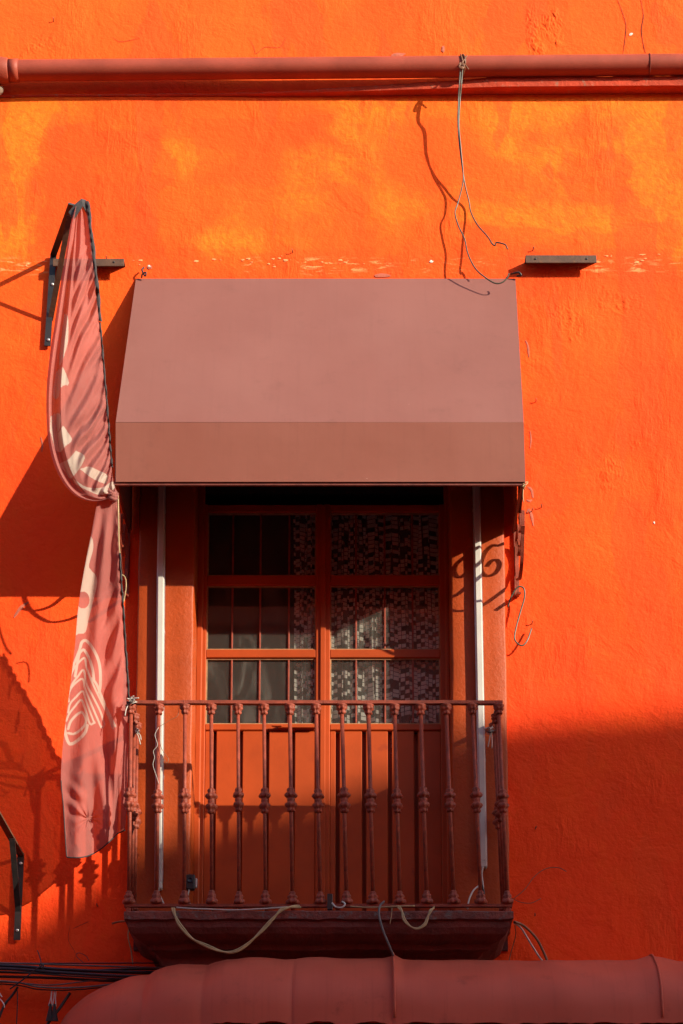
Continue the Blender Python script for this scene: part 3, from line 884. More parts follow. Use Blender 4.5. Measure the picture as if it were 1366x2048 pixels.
def sstep(x, a, b):
    t = np.clip((x - a) / (b - a), 0, 1); return t * t * (3 - 2 * t)
def in_poly(px, py, poly):
    inside = np.zeros(px.shape, bool); n = len(poly)
    for i in range(n):
        x0, y0 = poly[i]; x1, y1 = poly[(i + 1) % n]
        if y0 == y1: continue
        cross = ((y0 > py) != (y1 > py)) & (px < (x1 - x0) * (py - y0) / (y1 - y0) + x0)
        inside ^= cross
    return inside
def near_line(px, py, pts, w):
    pts = smooth_path(pts, 6); best = np.full(px.shape, 1e9)
    for (x0, y0), (x1, y1) in zip(pts[:-1], pts[1:]):
        dx, dy = x1 - x0, y1 - y0; L = dx * dx + dy * dy + 1e-9
        t = np.clip(((px - x0) * dx + (py - y0) * dy) / L, 0, 1)
        best = np.minimum(best, np.hypot(px - x0 - t * dx, py - y0 - t * dy))
    return np.clip((w / 2 - best) / .5 + .5, 0, 1)
def vnoise(x, y, seed=0):
    r = np.random.default_rng(seed); out = 0
    for k in range(6):
        a, b, p = r.normal(0, 1, 2).tolist() + [r.random() * 6.28]
        out = out + np.sin(a * x + b * y + p)
    return out / 6
def cloth_object(name, Lc, Rc, nu, nt, disp, printf, ext=None):
    Lr, Rr = resample(Lc, nt), resample(Rc, nt)
    u = np.linspace(0, 1, nu)[None, :]; t = np.linspace(0, 1, nt)[:, None]
    PX = Lr[:, 0:1] * (1 - u) + Rr[:, 0:1] * u
    PY = Lr[:, 1:2] * (1 - u) + Rr[:, 1:2] * u
    if ext is not None:
        ex, ey = ext(u, t); PX = PX + ex; PY = PY + ey
    D = Lr[:, 2:3] * (1 - u) + Rr[:, 2:3] * u + disp(u, t, PX, PY)
    P = at_np(PX, PY, D).reshape(-1, 3)
    i, j = np.meshgrid(np.arange(nt - 1), np.arange(nu - 1), indexing='ij')
    a = (i * nu + j).ravel()
    F = np.stack([a, a + 1, a + nu + 1, a + nu], 1)
    me = bpy.data.meshes.new(name)
    me.from_pydata(P.tolist(), [], F.tolist())
    me.polygons.foreach_set("use_smooth", [True] * len(F))
    at_ = me.attributes.new("print", 'FLOAT', 'POINT')
    at_.data.foreach_set("value", printf(PX, PY).ravel().astype(np.float32))
    me.update()
    return link(name, me, M['cloth'], ban), (PX, PY, D)
def fold(ph, k=.32):
    """soft asymmetric pleat: broad crest, narrow valley"""
    f = ph - np.floor(ph)
    return np.where(f < k, .5 - .5 * np.cos(np.pi * f / k), .5 + .5 * np.cos(np.pi * (f - k) / (1 - k))) * 2 - 1
def disp_upper(u, t, PX, PY):
    r1 = .15 - .07 * sstep(t, .2, .6)
    roll = .026 * np.sin(np.pi * np.clip(u / r1, 0, 1)) * (u < r1)
    groove = -.10 * np.sin(np.pi * np.clip((u - r1 * .9) / .155, 0, 1)) ** 1.1 * sstep(t, .10, .24) * (1 - sstep(t, .70, .86))
    lip = .020 * np.exp(-((u - r1 - .16) / .04) ** 2) * (1 - sstep(t, .5, .75))
    w = vnoise(u * 2.2, t * 7, 3)
    g = (1 - u) ** (1.0 - .42 * sstep(t, .15, .75))
    ph = 15.0 * t - 3.6 * g + .65 * w
    ph2 = 24 * t - 4.2 * (1 - u) + .9 * vnoise(u * 3, t * 11, 11)
    main = sstep(u, .30, .55)
    amp = .0185 * main * sstep(t, .10, .28) * (1 - .65 * sstep(t, .72, .95)) * (.45 + .6 * np.sin(np.pi * np.clip(u * .95, 0, 1))) * np.clip(1 + .8 * vnoise(u * 2.5, t * 16, 5), .25, 2)
    amp2 = .0095 * sstep(u, .45, .9) * sstep(t, .08, .2) * np.clip(.6 + 1.2 * vnoise(u * 2, t * 21, 6), 0, 2)
    big = .034 * np.sin(np.pi * u) * sstep(t, .1, .5)
    gath = .003 * np.sin(2 * np.pi * (38 * t + .6 * w)) * sstep(u, .90, 1.0)
    knot = -.01 * sstep(t, .9, 1.0)
    rot = .010 * np.sin(2 * np.pi * (u * 2.6 + t * 2)) * sstep(t, .8, .95)
    tipf = .016 * np.sin(2 * np.pi * u * 2.2) * (1 - sstep(t, .2, .42))
    return roll + groove + lip + amp * fold(ph, .42) + amp2 * fold(ph2, .5) + big + gath + knot + rot + tipf
def print_upper(PX, PY):
    polys = [[(128, 628), (135, 630), (137, 650), (136, 682), (130, 706), (119, 732), (121, 690)],
             [(118, 742), (126, 735), (138, 766), (128, 771), (120, 772)],
             [(112, 744), (120, 742), (118, 792), (106, 792)],
             [(101, 832), (120, 828), (118, 862), (101, 867)],
             [(102, 869), (118, 864), (126, 852), (134, 862), (144, 880), (130, 893), (122, 903), (112, 900)],
             [(152, 901), (170, 916), (143.5, 956), (132, 945), (119, 928), (136, 919.5)],
             [(160, 938), (178, 933), (197, 941), (214, 950), (213, 966), (202, 965), (182, 955)],
             [(146, 957), (173, 974), (205, 975), (221, 964), (230, 966), (228, 978), (202, 990), (173, 980), (152, 968)]]
    a = np.zeros(PX.shape)
    for p in polys: a = np.maximum(a, in_poly(PX, PY, [tuple(q) for q in smooth_path(p + [p[0]], 4)[:-1]]) * 1.0)
    return a
up, UPD = cloth_object("upper_cloth", UL, UR, 170, 460, disp_upper, print_upper)
def ext_lower(u, t):
    return 0 * u * t, 18 * np.sin(np.pi * np.clip(u * 1.15, 0, 1)) * sstep(t, .86, 1.0)
def disp_lower(u, t, PX, PY):
    a = .014 * np.sin(2 * np.pi * (2.2 * u + .8 * t + .15 * vnoise(u * 2, t * 6, 8))) * sstep(t, 0, .15)
    ph = 12 * t - 3.2 * (1 - u) + .4 * vnoise(u * 2, t * 8, 9)
    g = .015 * fold(ph, .4) * np.exp(-((t - .42) / .15) ** 2) * sstep(u, .35, .8) * (1 - .85 * sstep(u, .82, 1.0))
    ph2 = 3.0 * u - 2.0 * t
    v = .022 * np.sin(2 * np.pi * ph2 + .6) * sstep(t, .45, .7) * sstep(u, .3, .7)
    step = -.035 * sstep(u, .80, .86) * sstep(t, .55, .75)
    rr = np.hypot(PX - 176, (PY - 1637)); th = np.arctan2(PY - 1637, PX - 176)
    pk = (.007 * np.sin(9 * th + 1.2 * np.sin(3 * th)) * np.exp(-rr / 22) * np.clip(rr / 6, 0, 1)) - .014 * np.exp(-(rr / 13) ** 2)
    lk = .006 * np.sin((PY - PX * .8) / 5.5) * np.exp(-((PX - 150) / 18) ** 2 - ((PY - 1600) / 35) ** 2)
    gath = .002 * np.sin(2 * np.pi * 30 * t) * sstep(u, .92, 1.0) * (1 - sstep(t, .5, .6))
    return a + g + v + step + pk + lk + gath
def print_lower(PX, PY):
    p = [(168, 1095), (174, 1070), (181, 1072), (186, 1082), (186, 1100), (178, 1130), (182, 1140), (192, 1152), (194, 1168), (187, 1200), (178, 1235), (171, 1264), (158, 1267), (140, 1275), (148, 1235), (156, 1170), (162, 1130)]
    a = in_poly(PX, PY, [tuple(q) for q in smooth_path(p + [p[0]], 4)[:-1]]) * 1.0
    a = np.where(((PX - 166) / 13) ** 2 + ((PY - 1200) / 17) ** 2 < 1, 0, a)
    z = lambda pts: [(80 + x / 4.268, 1240 + y / 4.268) for x, y in pts]
    S = [([(345, 230), (358, 190), (390, 175), (435, 220), (490, 320), (513, 420), (516, 540), (506, 615)], 5.0),
         ([(300, 480), (330, 310), (350, 268), (378, 258), (420, 330), (448, 420), (460, 505)], 4.6),
         ([(445, 500), (480, 545), (520, 640), (570, 760), (640, 905)], 4.4),
         ([(250, 520), (275, 440), (320, 375), (380, 325), (398, 410), (440, 520), (515, 680), (585, 820), (622, 925)], 3.4),
         ([(245, 625), (280, 540), (325, 480), (372, 428), (398, 550), (450, 650), (515, 780), (550, 890)], 3.4),
         ([(232, 690), (258, 595), (310, 532), (365, 505), (386, 590), (430, 700), (490, 840), (524, 915), (548, 900)], 3.4),
         ([(240, 790), (258, 715), (310, 655), (365, 608), (390, 680), (425, 780), (465, 880)], 3.2),
         ([(225, 860), (250, 800), (300, 735), (350, 683), (380, 740), (415, 860), (435, 890), (466, 874)], 3.4),
         ([(240, 930), (265, 862), (325, 800), (365, 792), (392, 850), (380, 900), (330, 950), (285, 972), (240, 965)], 4.2),
         ([(205, 890), (215, 960), (240, 1040), (270, 1058), (330, 1020), (385, 960), (404, 900)], 5.2),
         ([(238, 500), (262, 445), (300, 350), (345, 230)], 4.0), ([(230, 640), (240, 690)], 6.0)]
    for pts, w in S: a = np.maximum(a, near_line(PX, PY, z(pts), w * 1.18))
    return a
lo, LOD = cloth_object("lower_cloth", LL_, LR_, 190, 620, disp_lower, print_lower, ext_lower)
# black gathered elastic along the right edge, hem, top corner patch, knot
def edge_trim(data, i0, i1, w, name, amp, freq, off=0.0):
    PX, PY, D = data
    n = PX.shape[0]; rows = []
    for k in range(int(i0 * n), int(i1 * n), 2):
        x, y, d = PX[k, -1], PY[k, -1], D[k, -1]
        p = k / n * freq
        ww = w * (1 + .14 * math.sin(p * 2.1) + .08 * math.sin(p * 5.3))
        dd = d + off + amp * math.sin(p * 3.0)
        rows.append([at(x - 1.2, y, dd - .004), at(x + ww * .35, y + 1.5 * math.sin(p * 3), dd + .006 + amp * math.sin(p * 3)), at(x + ww * .8, y + 2 * math.sin(p * 3 + 1), dd + amp * math.cos(p * 3)), at(x + ww * .55, y, dd - .012), at(x - 1, y, dd - .009)])
    return MB().grid(rows).build(name, M['trim'], ban)
edge_trim(UPD, 0.0, .34, 8.0, "gathered_edge", .0008, 26)
edge_trim(UPD, .34, .80, 4.0, "gathered_edge", .0008, 60)
edge_trim(LOD, .16, .62, 5.0, "gathered_edge", .001, 55)
PX, PY, D = LOD
MB().tube([at(PX[-1, k], PY[-1, k] + .3, D[-1, k]) for k in range(0, PX.shape[1], 2)], .0032, 6).build("bottom_hem", M['trim'], ban)
MB().tube([at(PX[k, 0] + .2, PY[k, 0], D[k, 0]) for k in range(int(.75 * PX.shape[0]), PX.shape[0], 3)], .0024, 6).build("side_hem", M['trim'], ban)
cp = MB()
q = [(163, 397, .385), (172, 400, .37), (176, 430, .372), (166, 412, .395), (147, 440, .40), (137, 424, .395), (150, 408, .395)]
cp.add([at(*p) for p in q], [(0, 1, 3), (1, 2, 3), (0, 3, 6), (6, 3, 4), (6, 4, 5)])
o = cp.build("corner_patch", M['trim'], ban)
sm = o.modifiers.new("thickness", 'SOLIDIFY'); sm.thickness = .004
kn = MB()
for k, (r, dy) in enumerate(((17, 0), (15, 5), (12, -5))):
    pts = []
    for j in range(17):
        a = 2 * math.pi * j / 16
        pts.append(at(224 + (r * .55) * math.cos(a), 988 + dy + 4.5 * math.sin(a) + 3 * math.cos(a), .50 + .028 * math.sin(a)))
    kn.tube(pts, [.0095 + .003 * math.sin(3 * j + k) for j in range(17)], 8)
me = kn.mesh("tie_knot")
me.attributes.new("print", 'FLOAT', 'POINT')
link("tie_knot", me, M['cloth'], ban)
# an orange cord runs behind the right edge of the lower cloth
cd = MB().tube(wire_pts([(236, 990, .47), (237, 1040, .46), (238, 1090, .44), (241, 1120, .42)]), .004, 7).build("cord", M['cream'])
tag(cd, "thin tan cord hanging behind banner edge below its knot", "cord")
cd = MB().tube(wire_pts([(241, 1148, .40), (250, 1155, .38), (252, 1175, .37), (247, 1205, .36)]), .003, 7).build("cord", M['cream'])
tag(cd, "small tan cord loop sticking out of banner's gathered edge", "cord")

# ------------------------------------------------------------------ balcony railing
rail = thing("balcony_railing", "rusty red wrought-iron balcony railing with knotted balusters", "railing")
RD = .345
TOPX = [262, 317.5, 370, 422.5, 476, 528, 579.5, 632, 683.5, 736.5, 789, 841, 892, 944.5, 997]
BOTX = [257.5, 313, 368.5, 423.5, 478, 531, 585, 641, 693.5, 746.5, 800, 854, 908, 962, 1015]
z_top, z_bot = wz(1409, RD), wz(1810, RD)
HB = z_top - z_bot
def baluster_meshes():
    rod = MB().lathe([(.0093, 0), (.0093, HB)], (0, 0, 0), 10).mesh("rod")
    h = .052
    cap = MB().lathe([(.011, -.050), (.015, -.047, 1), (.0175, -.040, 1), (.014, -.033, .6), (.0195, -.028, 1), (.024, -.020, 1), (.0215, -.013, .5), (.026, -.009, 0), (.026, -.004, 0), (.016, 0, 0)], (0, 0, 0), 30, 6, .15).mesh("capital")
    kn = MB().lathe([(.011, -.058), (.015, -.055, 1), (.0185, -.047, 1), (.015, -.040, .6), (.022, -.034, 1), (.0275, -.024, 1), (.024, -.015, .6), (.016, -.010, 0), (.0185, -.004, 0), (.0185, .003, 0), (.016, .009, 0), (.025, .014, .6), (.0285, .022, 1), (.023, .032, 1), (.015, .038, .6), (.0185, .046, 1), (.015, .054, 1), (.011, .058)], (0, 0, 0), 30, 6, .15).mesh("middle_knot")
    ft = MB().lathe([(.017, 0, 0), (.026, .003, .5), (.0285, .012, 1), (.024, .022, 1), (.016, .028, .5), (.021, .034, 1), (.0185, .043, 1), (.0125, .050, .6), (.0145, .055, 1), (.0105, .062)], (0, 0, 0), 30, 6, .15).mesh("foot")
    return rod, cap, kn, ft
ROD, CAP, KNOT, FOOT = baluster_meshes()
for me in (ROD, CAP, KNOT, FOOT): me.materials.append(M['rail'])
def baluster(pt, pb):
    b = link("baluster", ROD, None, rail)
    ax = pt - pb
    b.location = pb
    b.rotation_mode = 'QUATERNION'
    b.rotation_quaternion = ax.to_track_quat('Z', 'Y')
    k_ = random.uniform(.88, 1.0)
    b.scale = (k_, k_, ax.length / HB)
    L = HB
    for nm, me, z in (("capital", CAP, L), ("middle_knot", KNOT, (wz(1602, RD) - z_bot)), ("foot", FOOT, 0)):
        c = link(nm, me, None, b)
        c.location = (0, 0, z + (random.uniform(-.004, .004) if nm == 'middle_knot' else 0)); c.scale = (1, 1, random.uniform(.94, 1.06)); c.rotation_euler = (0, 0, random.random() * 6.28)
    return b
for tx, bx in zip(TOPX, BOTX):
    pt = at(tx, 1409, RD); pb = at(bx, 1810, RD + .008); pt.z = z_top; pb.z = z_bot
    baluster(pt, pb)
xt0, xt1 = at(TOPX[0], 1409, RD).x, at(TOPX[-1], 1409, RD).x
xb0, xb1 = at(BOTX[0], 1810, RD).x, at(BOTX[-1], 1810, RD).x
for (xt, xb, inn) in ((xt0, xb0, 1), (xt1, xb1, -1)):
    for k in (1, 2):
        y = -(RD - .118 * k)
        baluster(Vector((xt + inn * .002, y, z_top)), Vector((xb, y - .004, z_bot)))
def rough_bar(p, q, w, h, name, n=40):
    p, q = Vector(p), Vector(q)
    pts = []
    up = Vector((0, 0, 1))
    for k in range(n + 1):
        c = p.lerp(q, k / n)
        c.z += .0016 * noise.noise(c * 6) + .0008 * noise.noise(c * 25)
        pts.append(c)
    return MB().flatbar(pts, h, w, up).build(name, M['rail'], rail)
rough_bar((xt0 - .020, -RD, z_top + .008), (xt1 + .018, -RD, z_top + .008), .026, .015, "top_rail")
rough_bar((xb0 - .018, -RD - .008, z_bot - .006), (xb1 + .020, -RD - .008, z_bot - .006), .024, .013, "bottom_rail")
for (xt, xb) in ((xt0, xb0), (xt1, xb1)):
    rough_bar((xt, -RD - .012, z_top + .0065), (xt, .01, z_top + .0065), .024, .0135, "side_top_rail", 10)
    rough_bar((xb, -RD - .012, z_bot - .0075), (xb, .01, z_bot - .0075), .022, .0115, "side_bottom_rail", 10)
for xb in (xb0, xb1, at(660, 1810, RD).x):
    MB().bbox(xb - .010, xb + .010, -RD - .016, -RD + .004, sz - .01, z_bot - .0135, .002).build("stub_post", M['rail'], rail)
pb_ = at(660, 1800, RD + .02)
MB().bbox(pb_.x - .012, pb_.x + .012, -RD - .030, -RD - .022, z_bot - .03, z_bot + .045, .002).build("upright_tab", M['iron'], rail)

# ------------------------------------------------------------------ white tube lamps standing on the surround
def tube_lamp(x_top, y_top, x_bot, y_bot, label, cable):
    t = thing("tube_lamp", label, "lamp", "white tube lamps beside the door")
    d = SUR + .026
    a, b = at(x_top, y_top, d), at(x_bot, y_bot, d)
    m = MB(); ax = (a - b)
    rt = Vector((1, 0, 0)); nrm = Vector((0, -1, 0))
    sec = [(-.016, -.018), (-.016, .008), (-.011, .016), (.011, .016), (.016, .008), (.016, -.018)]
    n = 24; rows = []
    for k in range(n + 1):
        c = b + ax * (k / n)
        rows.append([c + rt * s[0] + nrm * s[1] for s in sec + sec[:1]])
    m.grid(rows, False); m.build("diffuser", M['white'], t)
    for s in (-.0172, .0172):
        MB().bar(b + rt * s + nrm * -.006, a + rt * s + nrm * -.006, .003, .022).build("housing_edge", M['zinc'], t)
    MB().bbox(b.x - .0175, b.x + .0175, b.y - .018, b.y + .020, b.z - .035, b.z - .001, .005).build("end_cap", M['white'], t)
    for f in (.25, .6, .9):
        c = b + ax * f
        MB().bbox(c.x - .0195, c.x + .0195, c.y - .004, -SUR - .001, c.z - .010, c.z + .010, .002).build("clip", M['zinc'], t)
    MB().tube(wire_pts(cable), .0035, 7).build("cable", M['whitewire'], t)
    return t
tube_lamp(323.5, 940, 317.5, 1765, "white tube lamp standing upright left of the door", [(317, 1775, .09), (318, 1786, .10), (322, 1796, .12), (327, 1806, .13), (330, 1815, .14)])
tube_lamp(952, 940, 966.5, 1722, "white tube lamp standing upright right of the door", [(966, 1732, .09), (964, 1748, .10), (966, 1768, .11), (968, 1790, .13), (972, 1815, .15)])

# ------------------------------------------------------------------ plug adaptor hanging on the left jamb
pg = thing("plug_adaptor", "small dark grey plug box hanging behind railing at foot of left jamb", "plug")
c = at(381, 1762, .075)
MB().bbox(c.x - .022, c.x + .020, c.y, c.y + .03, c.z - .040, c.z + .034, .005).build("box", M['black'], pg)
o = MB().lathe([(.014, 0), (.014, .004), (.010, .005), (.010, .003)], (0, 0, 0), 16).build("dial", M['bluecable'], pg)
o.location = (c.x - .002, c.y - .0005, c.z + .005); o.rotation_euler = (math.pi / 2, 0, 0)
MB().bbox(c.x + .0205, c.x + .030, c.y + .004, c.y + .026, c.z - .028, c.z + .016, .003).build("plug", M['white'], pg)
MB().tube(wire_pts([(378, 1780, .07), (376, 1793, .08), (379, 1806, .10), (384, 1815, .14)]), .0035, 7).build("cable", M['whitewire'], pg)

# ------------------------------------------------------------------ curtains behind the panes
def curtain(x0, x1, nf, label, lean=0.0, seed=1):
    y0 = yD + .062
    nu, nv = 170, 60
    zt_, zb_ = wz(1000, DOOR), wz(1500, DOOR)
    rows = []; us = []
    acc = 0; prev = None
    for j in range(nv + 1):
        v = j / nv; row = []
        for i in range(nu + 1):
            u = i / nu
            ph = nf * u + .35 * noise.noise(Vector((u * 3, v * 1.1, seed)))
            a = .017 * (.55 + .45 * v)
            x = x0 + (x1 - x0) * u + lean * (v) * (1 - u) + .009 * math.sin(4 * math.pi * ph) + .006 * noise.noise(Vector((u * 5, v * 4, seed)))
            y = y0 + a * math.sin(2 * math.pi * ph) + .008 * noise.noise(Vector((u * 9, v * 3, seed + 4)))
            row.append((x, y, zt_ + (zb_ - zt_) * v))
        rows.append(row)
    for i in range(nu + 1):
        p = rows[nv // 2][i]
        if prev is not None: acc += math.hypot(p[0] - prev[0], p[1] - prev[1])
        us.append(acc); prev = p
    m = MB(); m.grid(rows)
    me = bpy.data.meshes.new("curtain"); me.from_pydata(m.v, [], m.f); me.polygons.foreach_set("use_smooth", m.sm)
    uvl = me.uv_layers.new(name="UVMap")
    for lp in me.loops:
        k = lp.vertex_index; uvl.data[lp.index].uv = (us[k % (nu + 1)], m.v[k][2] - 3.0)
    o = link("curtain", me, M['curtain'])
    return tag(o, label, "curtain", "checked net curtains behind the door")
curtain(wx(655, 1300, -.28), wx(896, 1300, -.28), 7, "checked net curtain filling the right door leaf", seed=2)
curtain(wx(584, 1300, -.28), wx(650, 1300, -.28), 3, "narrow checked net curtain at right side of left door leaf", lean=.02, seed=5)

# ------------------------------------------------------------------ loose cables and strings
def wire(name, pts, r, mat, label, cat="cable", group=None, n=7):
    o = MB().tube(wire_pts(pts, n), r, 7).build(name, M[mat])
    return tag(o, label, cat, group)
def twin(name, pts, r, mat, label, cat="cable"):
    t = thing(name, label, cat)
    P = smooth_path(pts, 8)
    for s in (-1, 1):
        Q = []
        for k, p in enumerate(P):
            a = at(*p); ang = k * .22
            Q.append(a + Vector((s * r * .95 * math.cos(ang), s * r * .3 * math.sin(ang), s * r * .95 * math.sin(ang))))
        MB().tube(Q, r, 7).build("core", M[mat], t)
    return t
twin("hanging_cable", [(346, 1816, .40), (350, 1830, .44), (360, 1850, .45), (383, 1876, .45), (410, 1890, .45), (440, 1902, .45), (465, 1904, .45), (490, 1892, .45), (520, 1865, .45), (545, 1838, .445), (562, 1820, .44), (580, 1814, .42), (600, 1813, .40)], .0045, 'cream',
     "big drooping loop of cream twin cable hanging in front of balcony slab")
twin("hanging_cable", [(795, 1812, .41), (804, 1822, .44), (808, 1838, .45), (820, 1852, .45), (835, 1857, .45), (850, 1848, .45), (856, 1832, .445), (862, 1820, .44), (868, 1815, .41)], .0038, 'cream',
     "small drooping loop of cream twin cable under right half of railing")
wire("cable", [(353, 1815, .40), (380, 1817, .42), (430, 1819, .425), (470, 1820, .425), (520, 1818, .425), (575, 1814, .42)], .0036, 'whitewire', "slack white cable lying along left half of slab edge")
wire("cable", [(700, 1813, .42), (740, 1815, .42), (790, 1813, .42), (830, 1812, .42)], .0036, 'cream', "short cream cable lying along right half of slab edge")
wire("cable", [(768, 1803, .37), (760, 1812, .43), (758, 1830, .44), (766, 1860, .445), (780, 1895, .44), (787, 1912, .43)], .0050, 'grey', "dark grey cable end dangling in front of slab under the railing")
wire("cable", [(664, 1806, .40), (672, 1814, .41), (684, 1815, .41), (690, 1808, .41), (684, 1803, .40)], .0040, 'whitewire', "curled white cable end beside iron tab on bottom rail")
wire("cable", [(784, 1815, .43), (783, 1830, .435), (780, 1848, .435)], .0016, 'cream', "hair-thin straw-coloured strand hanging below bottom rail")
wire("cable", [(935, 1818, .22), (938, 1800, .2), (946, 1782, .18), (957, 1772, .16)], .0040, 'whitewire', "white cable curving up behind railing beside right tube lamp")
wire("cable", [(964, 1770, .12), (968, 1786, .13), (963, 1800, .14)], .0045, 'black', "short black cable at foot of right tube lamp")
wire("cable", [(1028, 1846, .10), (1042, 1856, .08), (1062, 1888, .06), (1080, 1916, .05), (1092, 1930, .05)], .0044, 'whitewire', "white cable dropping from right end of slab to lower canopy")
wire("cable", [(1028, 1843, .11), (1048, 1852, .08), (1072, 1876, .06), (1088, 1906, .05), (1097, 1930, .05)], .0060, 'copper', "thick brown cable arching from right end of slab to lower canopy")
wire("cable", [(1030, 1850, .09), (1031, 1872, .06), (1022, 1905, .04), (1016, 1930, .04)], .0022, 'copper', "thin brown cable hanging straight from right slab corner")
wire("cable", [(1028, 1797, .03), (1050, 1778, .03), (1068, 1754, .03), (1090, 1738, .025), (1115, 1735, .02), (1133, 1743, .015)], .0018, 'copper', "hair-thin wire arching over wall right of railing foot")
wire("cable", [(1024, 1796, .03), (1040, 1804, .03), (1062, 1806, .025), (1082, 1797, .02)], .0016, 'copper', "hair-thin wire drooping on wall right of railing foot")
wire("wire_hook", [(1016, 1214, .03), (1022, 1195, .04), (1032, 1178, .05), (1040, 1173, .055), (1048, 1178, .055), (1049, 1195, .05), (1042, 1220, .045), (1033, 1252, .045), (1029, 1275, .045), (1034, 1286, .045), (1045, 1291, .045), (1055, 1280, .04), (1063, 1257, .025)], .0040, 'greenwire', "S-shaped wire hook hanging on wall below right end of awning", "hook")
wire("cable", [(262, 1845, .05), (256, 1870, .04), (262, 1900, .03), (266, 1930, .03)], .0028, 'cream', "thin tan cable hanging below left end of slab")
wire("cable", [(225, 1847, .06), (240, 1843, .10), (258, 1842, .2)], .0050, 'copper', "stub of brown cable poking out left of slab end")
wire("cable", [(358, 1400, .34), (356, 1430, .345), (340, 1440, .35), (316, 1455, .355)], .0012, 'copper', "hair-thin wire curling off left part of the top rail")
wire("cable", [(317, 1455, .36), (310, 1470, .365), (315, 1490, .365), (307, 1502, .365), (309, 1515, .365), (306, 1530, .365), (312, 1550, .36), (318, 1568, .36)], .0012, 'whitewire', "crinkled silvery wire wound down second front baluster")
wire("cable", [(320, 1456, .36), (321, 1490, .365), (330, 1508, .365), (337, 1518, .365), (333, 1526, .365), (322, 1508, .365)], .0014, 'copper', "thin brown wire loop on second front baluster")
def string_tangle(px, py, d, n, label, mats, spread, tails):
    t = thing("string_tangle", label, "string")
    for k in range(n):
        pts = []
        for j in range(9):
            pts.append((px + random.gauss(0, spread), py + random.gauss(0, spread), d + random.gauss(0, .015)))
        MB().tube(wire_pts(pts, 5), .0022, 6).build("string", M[mats[k % len(mats)]], t)
    for tl in tails:
        MB().tube(wire_pts(tl, 5), .0026, 6).build("string_tail", M[mats[0]], t)
string_tangle(261, 1403, .36, 5, "tangle of white string tying banner to left railing corner", ['whitewire', 'black', 'whitewire'], 5,
              [[(259, 1402, .37), (266, 1397, .38), (278, 1396, .385)], [(258, 1404, .37), (262, 1395, .38), (268, 1392, .385)], [(256, 1410, .37), (252, 1420, .375), (250, 1432, .375)]])
string_tangle(272, 1462, .22, 3, "small white string knot on left side rail", ['whitewire'], 3,
              [[(272, 1464, .22), (277, 1474, .225), (281, 1490, .225)], [(272, 1464, .22), (280, 1470, .225), (282, 1480, .225)]])
string_tangle(981, 1462, .24, 3, "white string knot with hanging tails on right side rail", ['whitewire', 'black'], 4,
              [[(981, 1464, .24), (979, 1478, .245), (976, 1494, .245)], [(983, 1466, .24), (984, 1480, .245), (984, 1496, .245)], [(978, 1460, .24), (974, 1456, .24), (970, 1458, .24)]])
string_tangle(1048, 972, .47, 3, "frayed pale string at right front corner of awning", ['cream'], 3,
              [[(1047, 970, .47), (1046, 990, .46), (1047, 1005, .45)]])

# nails and hooks left in the wall
for (px, py, lab) in ((107, 42, "small rusty nail in wall near top left corner"), (585, 504, "bent nail in wall above middle of awning"), (1066, 500, "small nail just above right steel angle"),
                      (1072, 803, "small nail in wall beside awning crease"), (1064, 1022, "bent nail beside grey paint smear below awning corner"), (1083, 1014, "small nail head right of awning's lower corner"),
                      (1064, 1247, "rusty screw above end of wire hook"), (1071, 1657, "short rusty stub in shaded wall right of railing"), (1070, 1831, "rusty stub in shaded wall near right slab corner"),
                      (195, 1812, "rusty wire stub in hole below the banner"), (213, 517, "small nail above left steel angle")):
    c = at(px, py, .004)
    m = MB()
    a = random.uniform(-.6, .6)
    pts = [c + Vector((0, .01, 0)), c + Vector((0, -.010, 0)), c + Vector((.003 * math.sin(a), -.015, .004 * math.cos(a))), c + Vector((.008 * math.sin(a), -.016, .008 * math.cos(a)))]
    m.tube(pts, .0024, 7)
    tag(m.build("nail", M['rust']), lab, "nail", "nails left in the facade")
o = wire("wire_clip", [(283, 556, .02), (285, 548, .03), (292, 545, .035), (290, 552, .03), (284, 540, .03), (288, 535, .02)], .004, 'black', "frayed black wire clip at top left corner of awning", "clip")
o = wire("wire_clip", [(1022, 548, .01), (1030, 546, .03), (1038, 545, .035), (1042, 551, .03), (1034, 552, .02)], .005, 'iron', "black wire clip at top right corner of awning", "clip")

# ------------------------------------------------------------------ barrel canopy below (shop canopy)
can = thing("shop_canopy", "long dull maroon barrel canopy with rounded left end below the balcony", "canopy")
TOP = [(104, 2049), (112, 2038), (125, 2025), (145, 2010), (170, 1994), (200, 1979), (235, 1967), (262, 1960), (290, 1957), (302, 1955.5), (315, 1948), (335, 1943), (365, 1940), (400, 1940), (421, 1939.5), (437, 1935), (460, 1929), (500, 1926.5), (540, 1928), (575, 1930), (598, 1926), (620, 1924), (660, 1926), (720, 1929), (765, 1929), (785, 1923), (806, 1929), (860, 1931), (1000, 1932), (1150, 1931.5), (1270, 1931), (1297, 1926), (1322, 1926), (1350, 1932), (1500, 1933), (1700, 1928), (2000, 1932), (2400, 1930)]
tpx = np.array([p[0] for p in TOP], float); tpy = np.array([p[1] for p in TOP], float)
CR = .60
rows = []; frows = []
zb_can = wz(2036, CR)
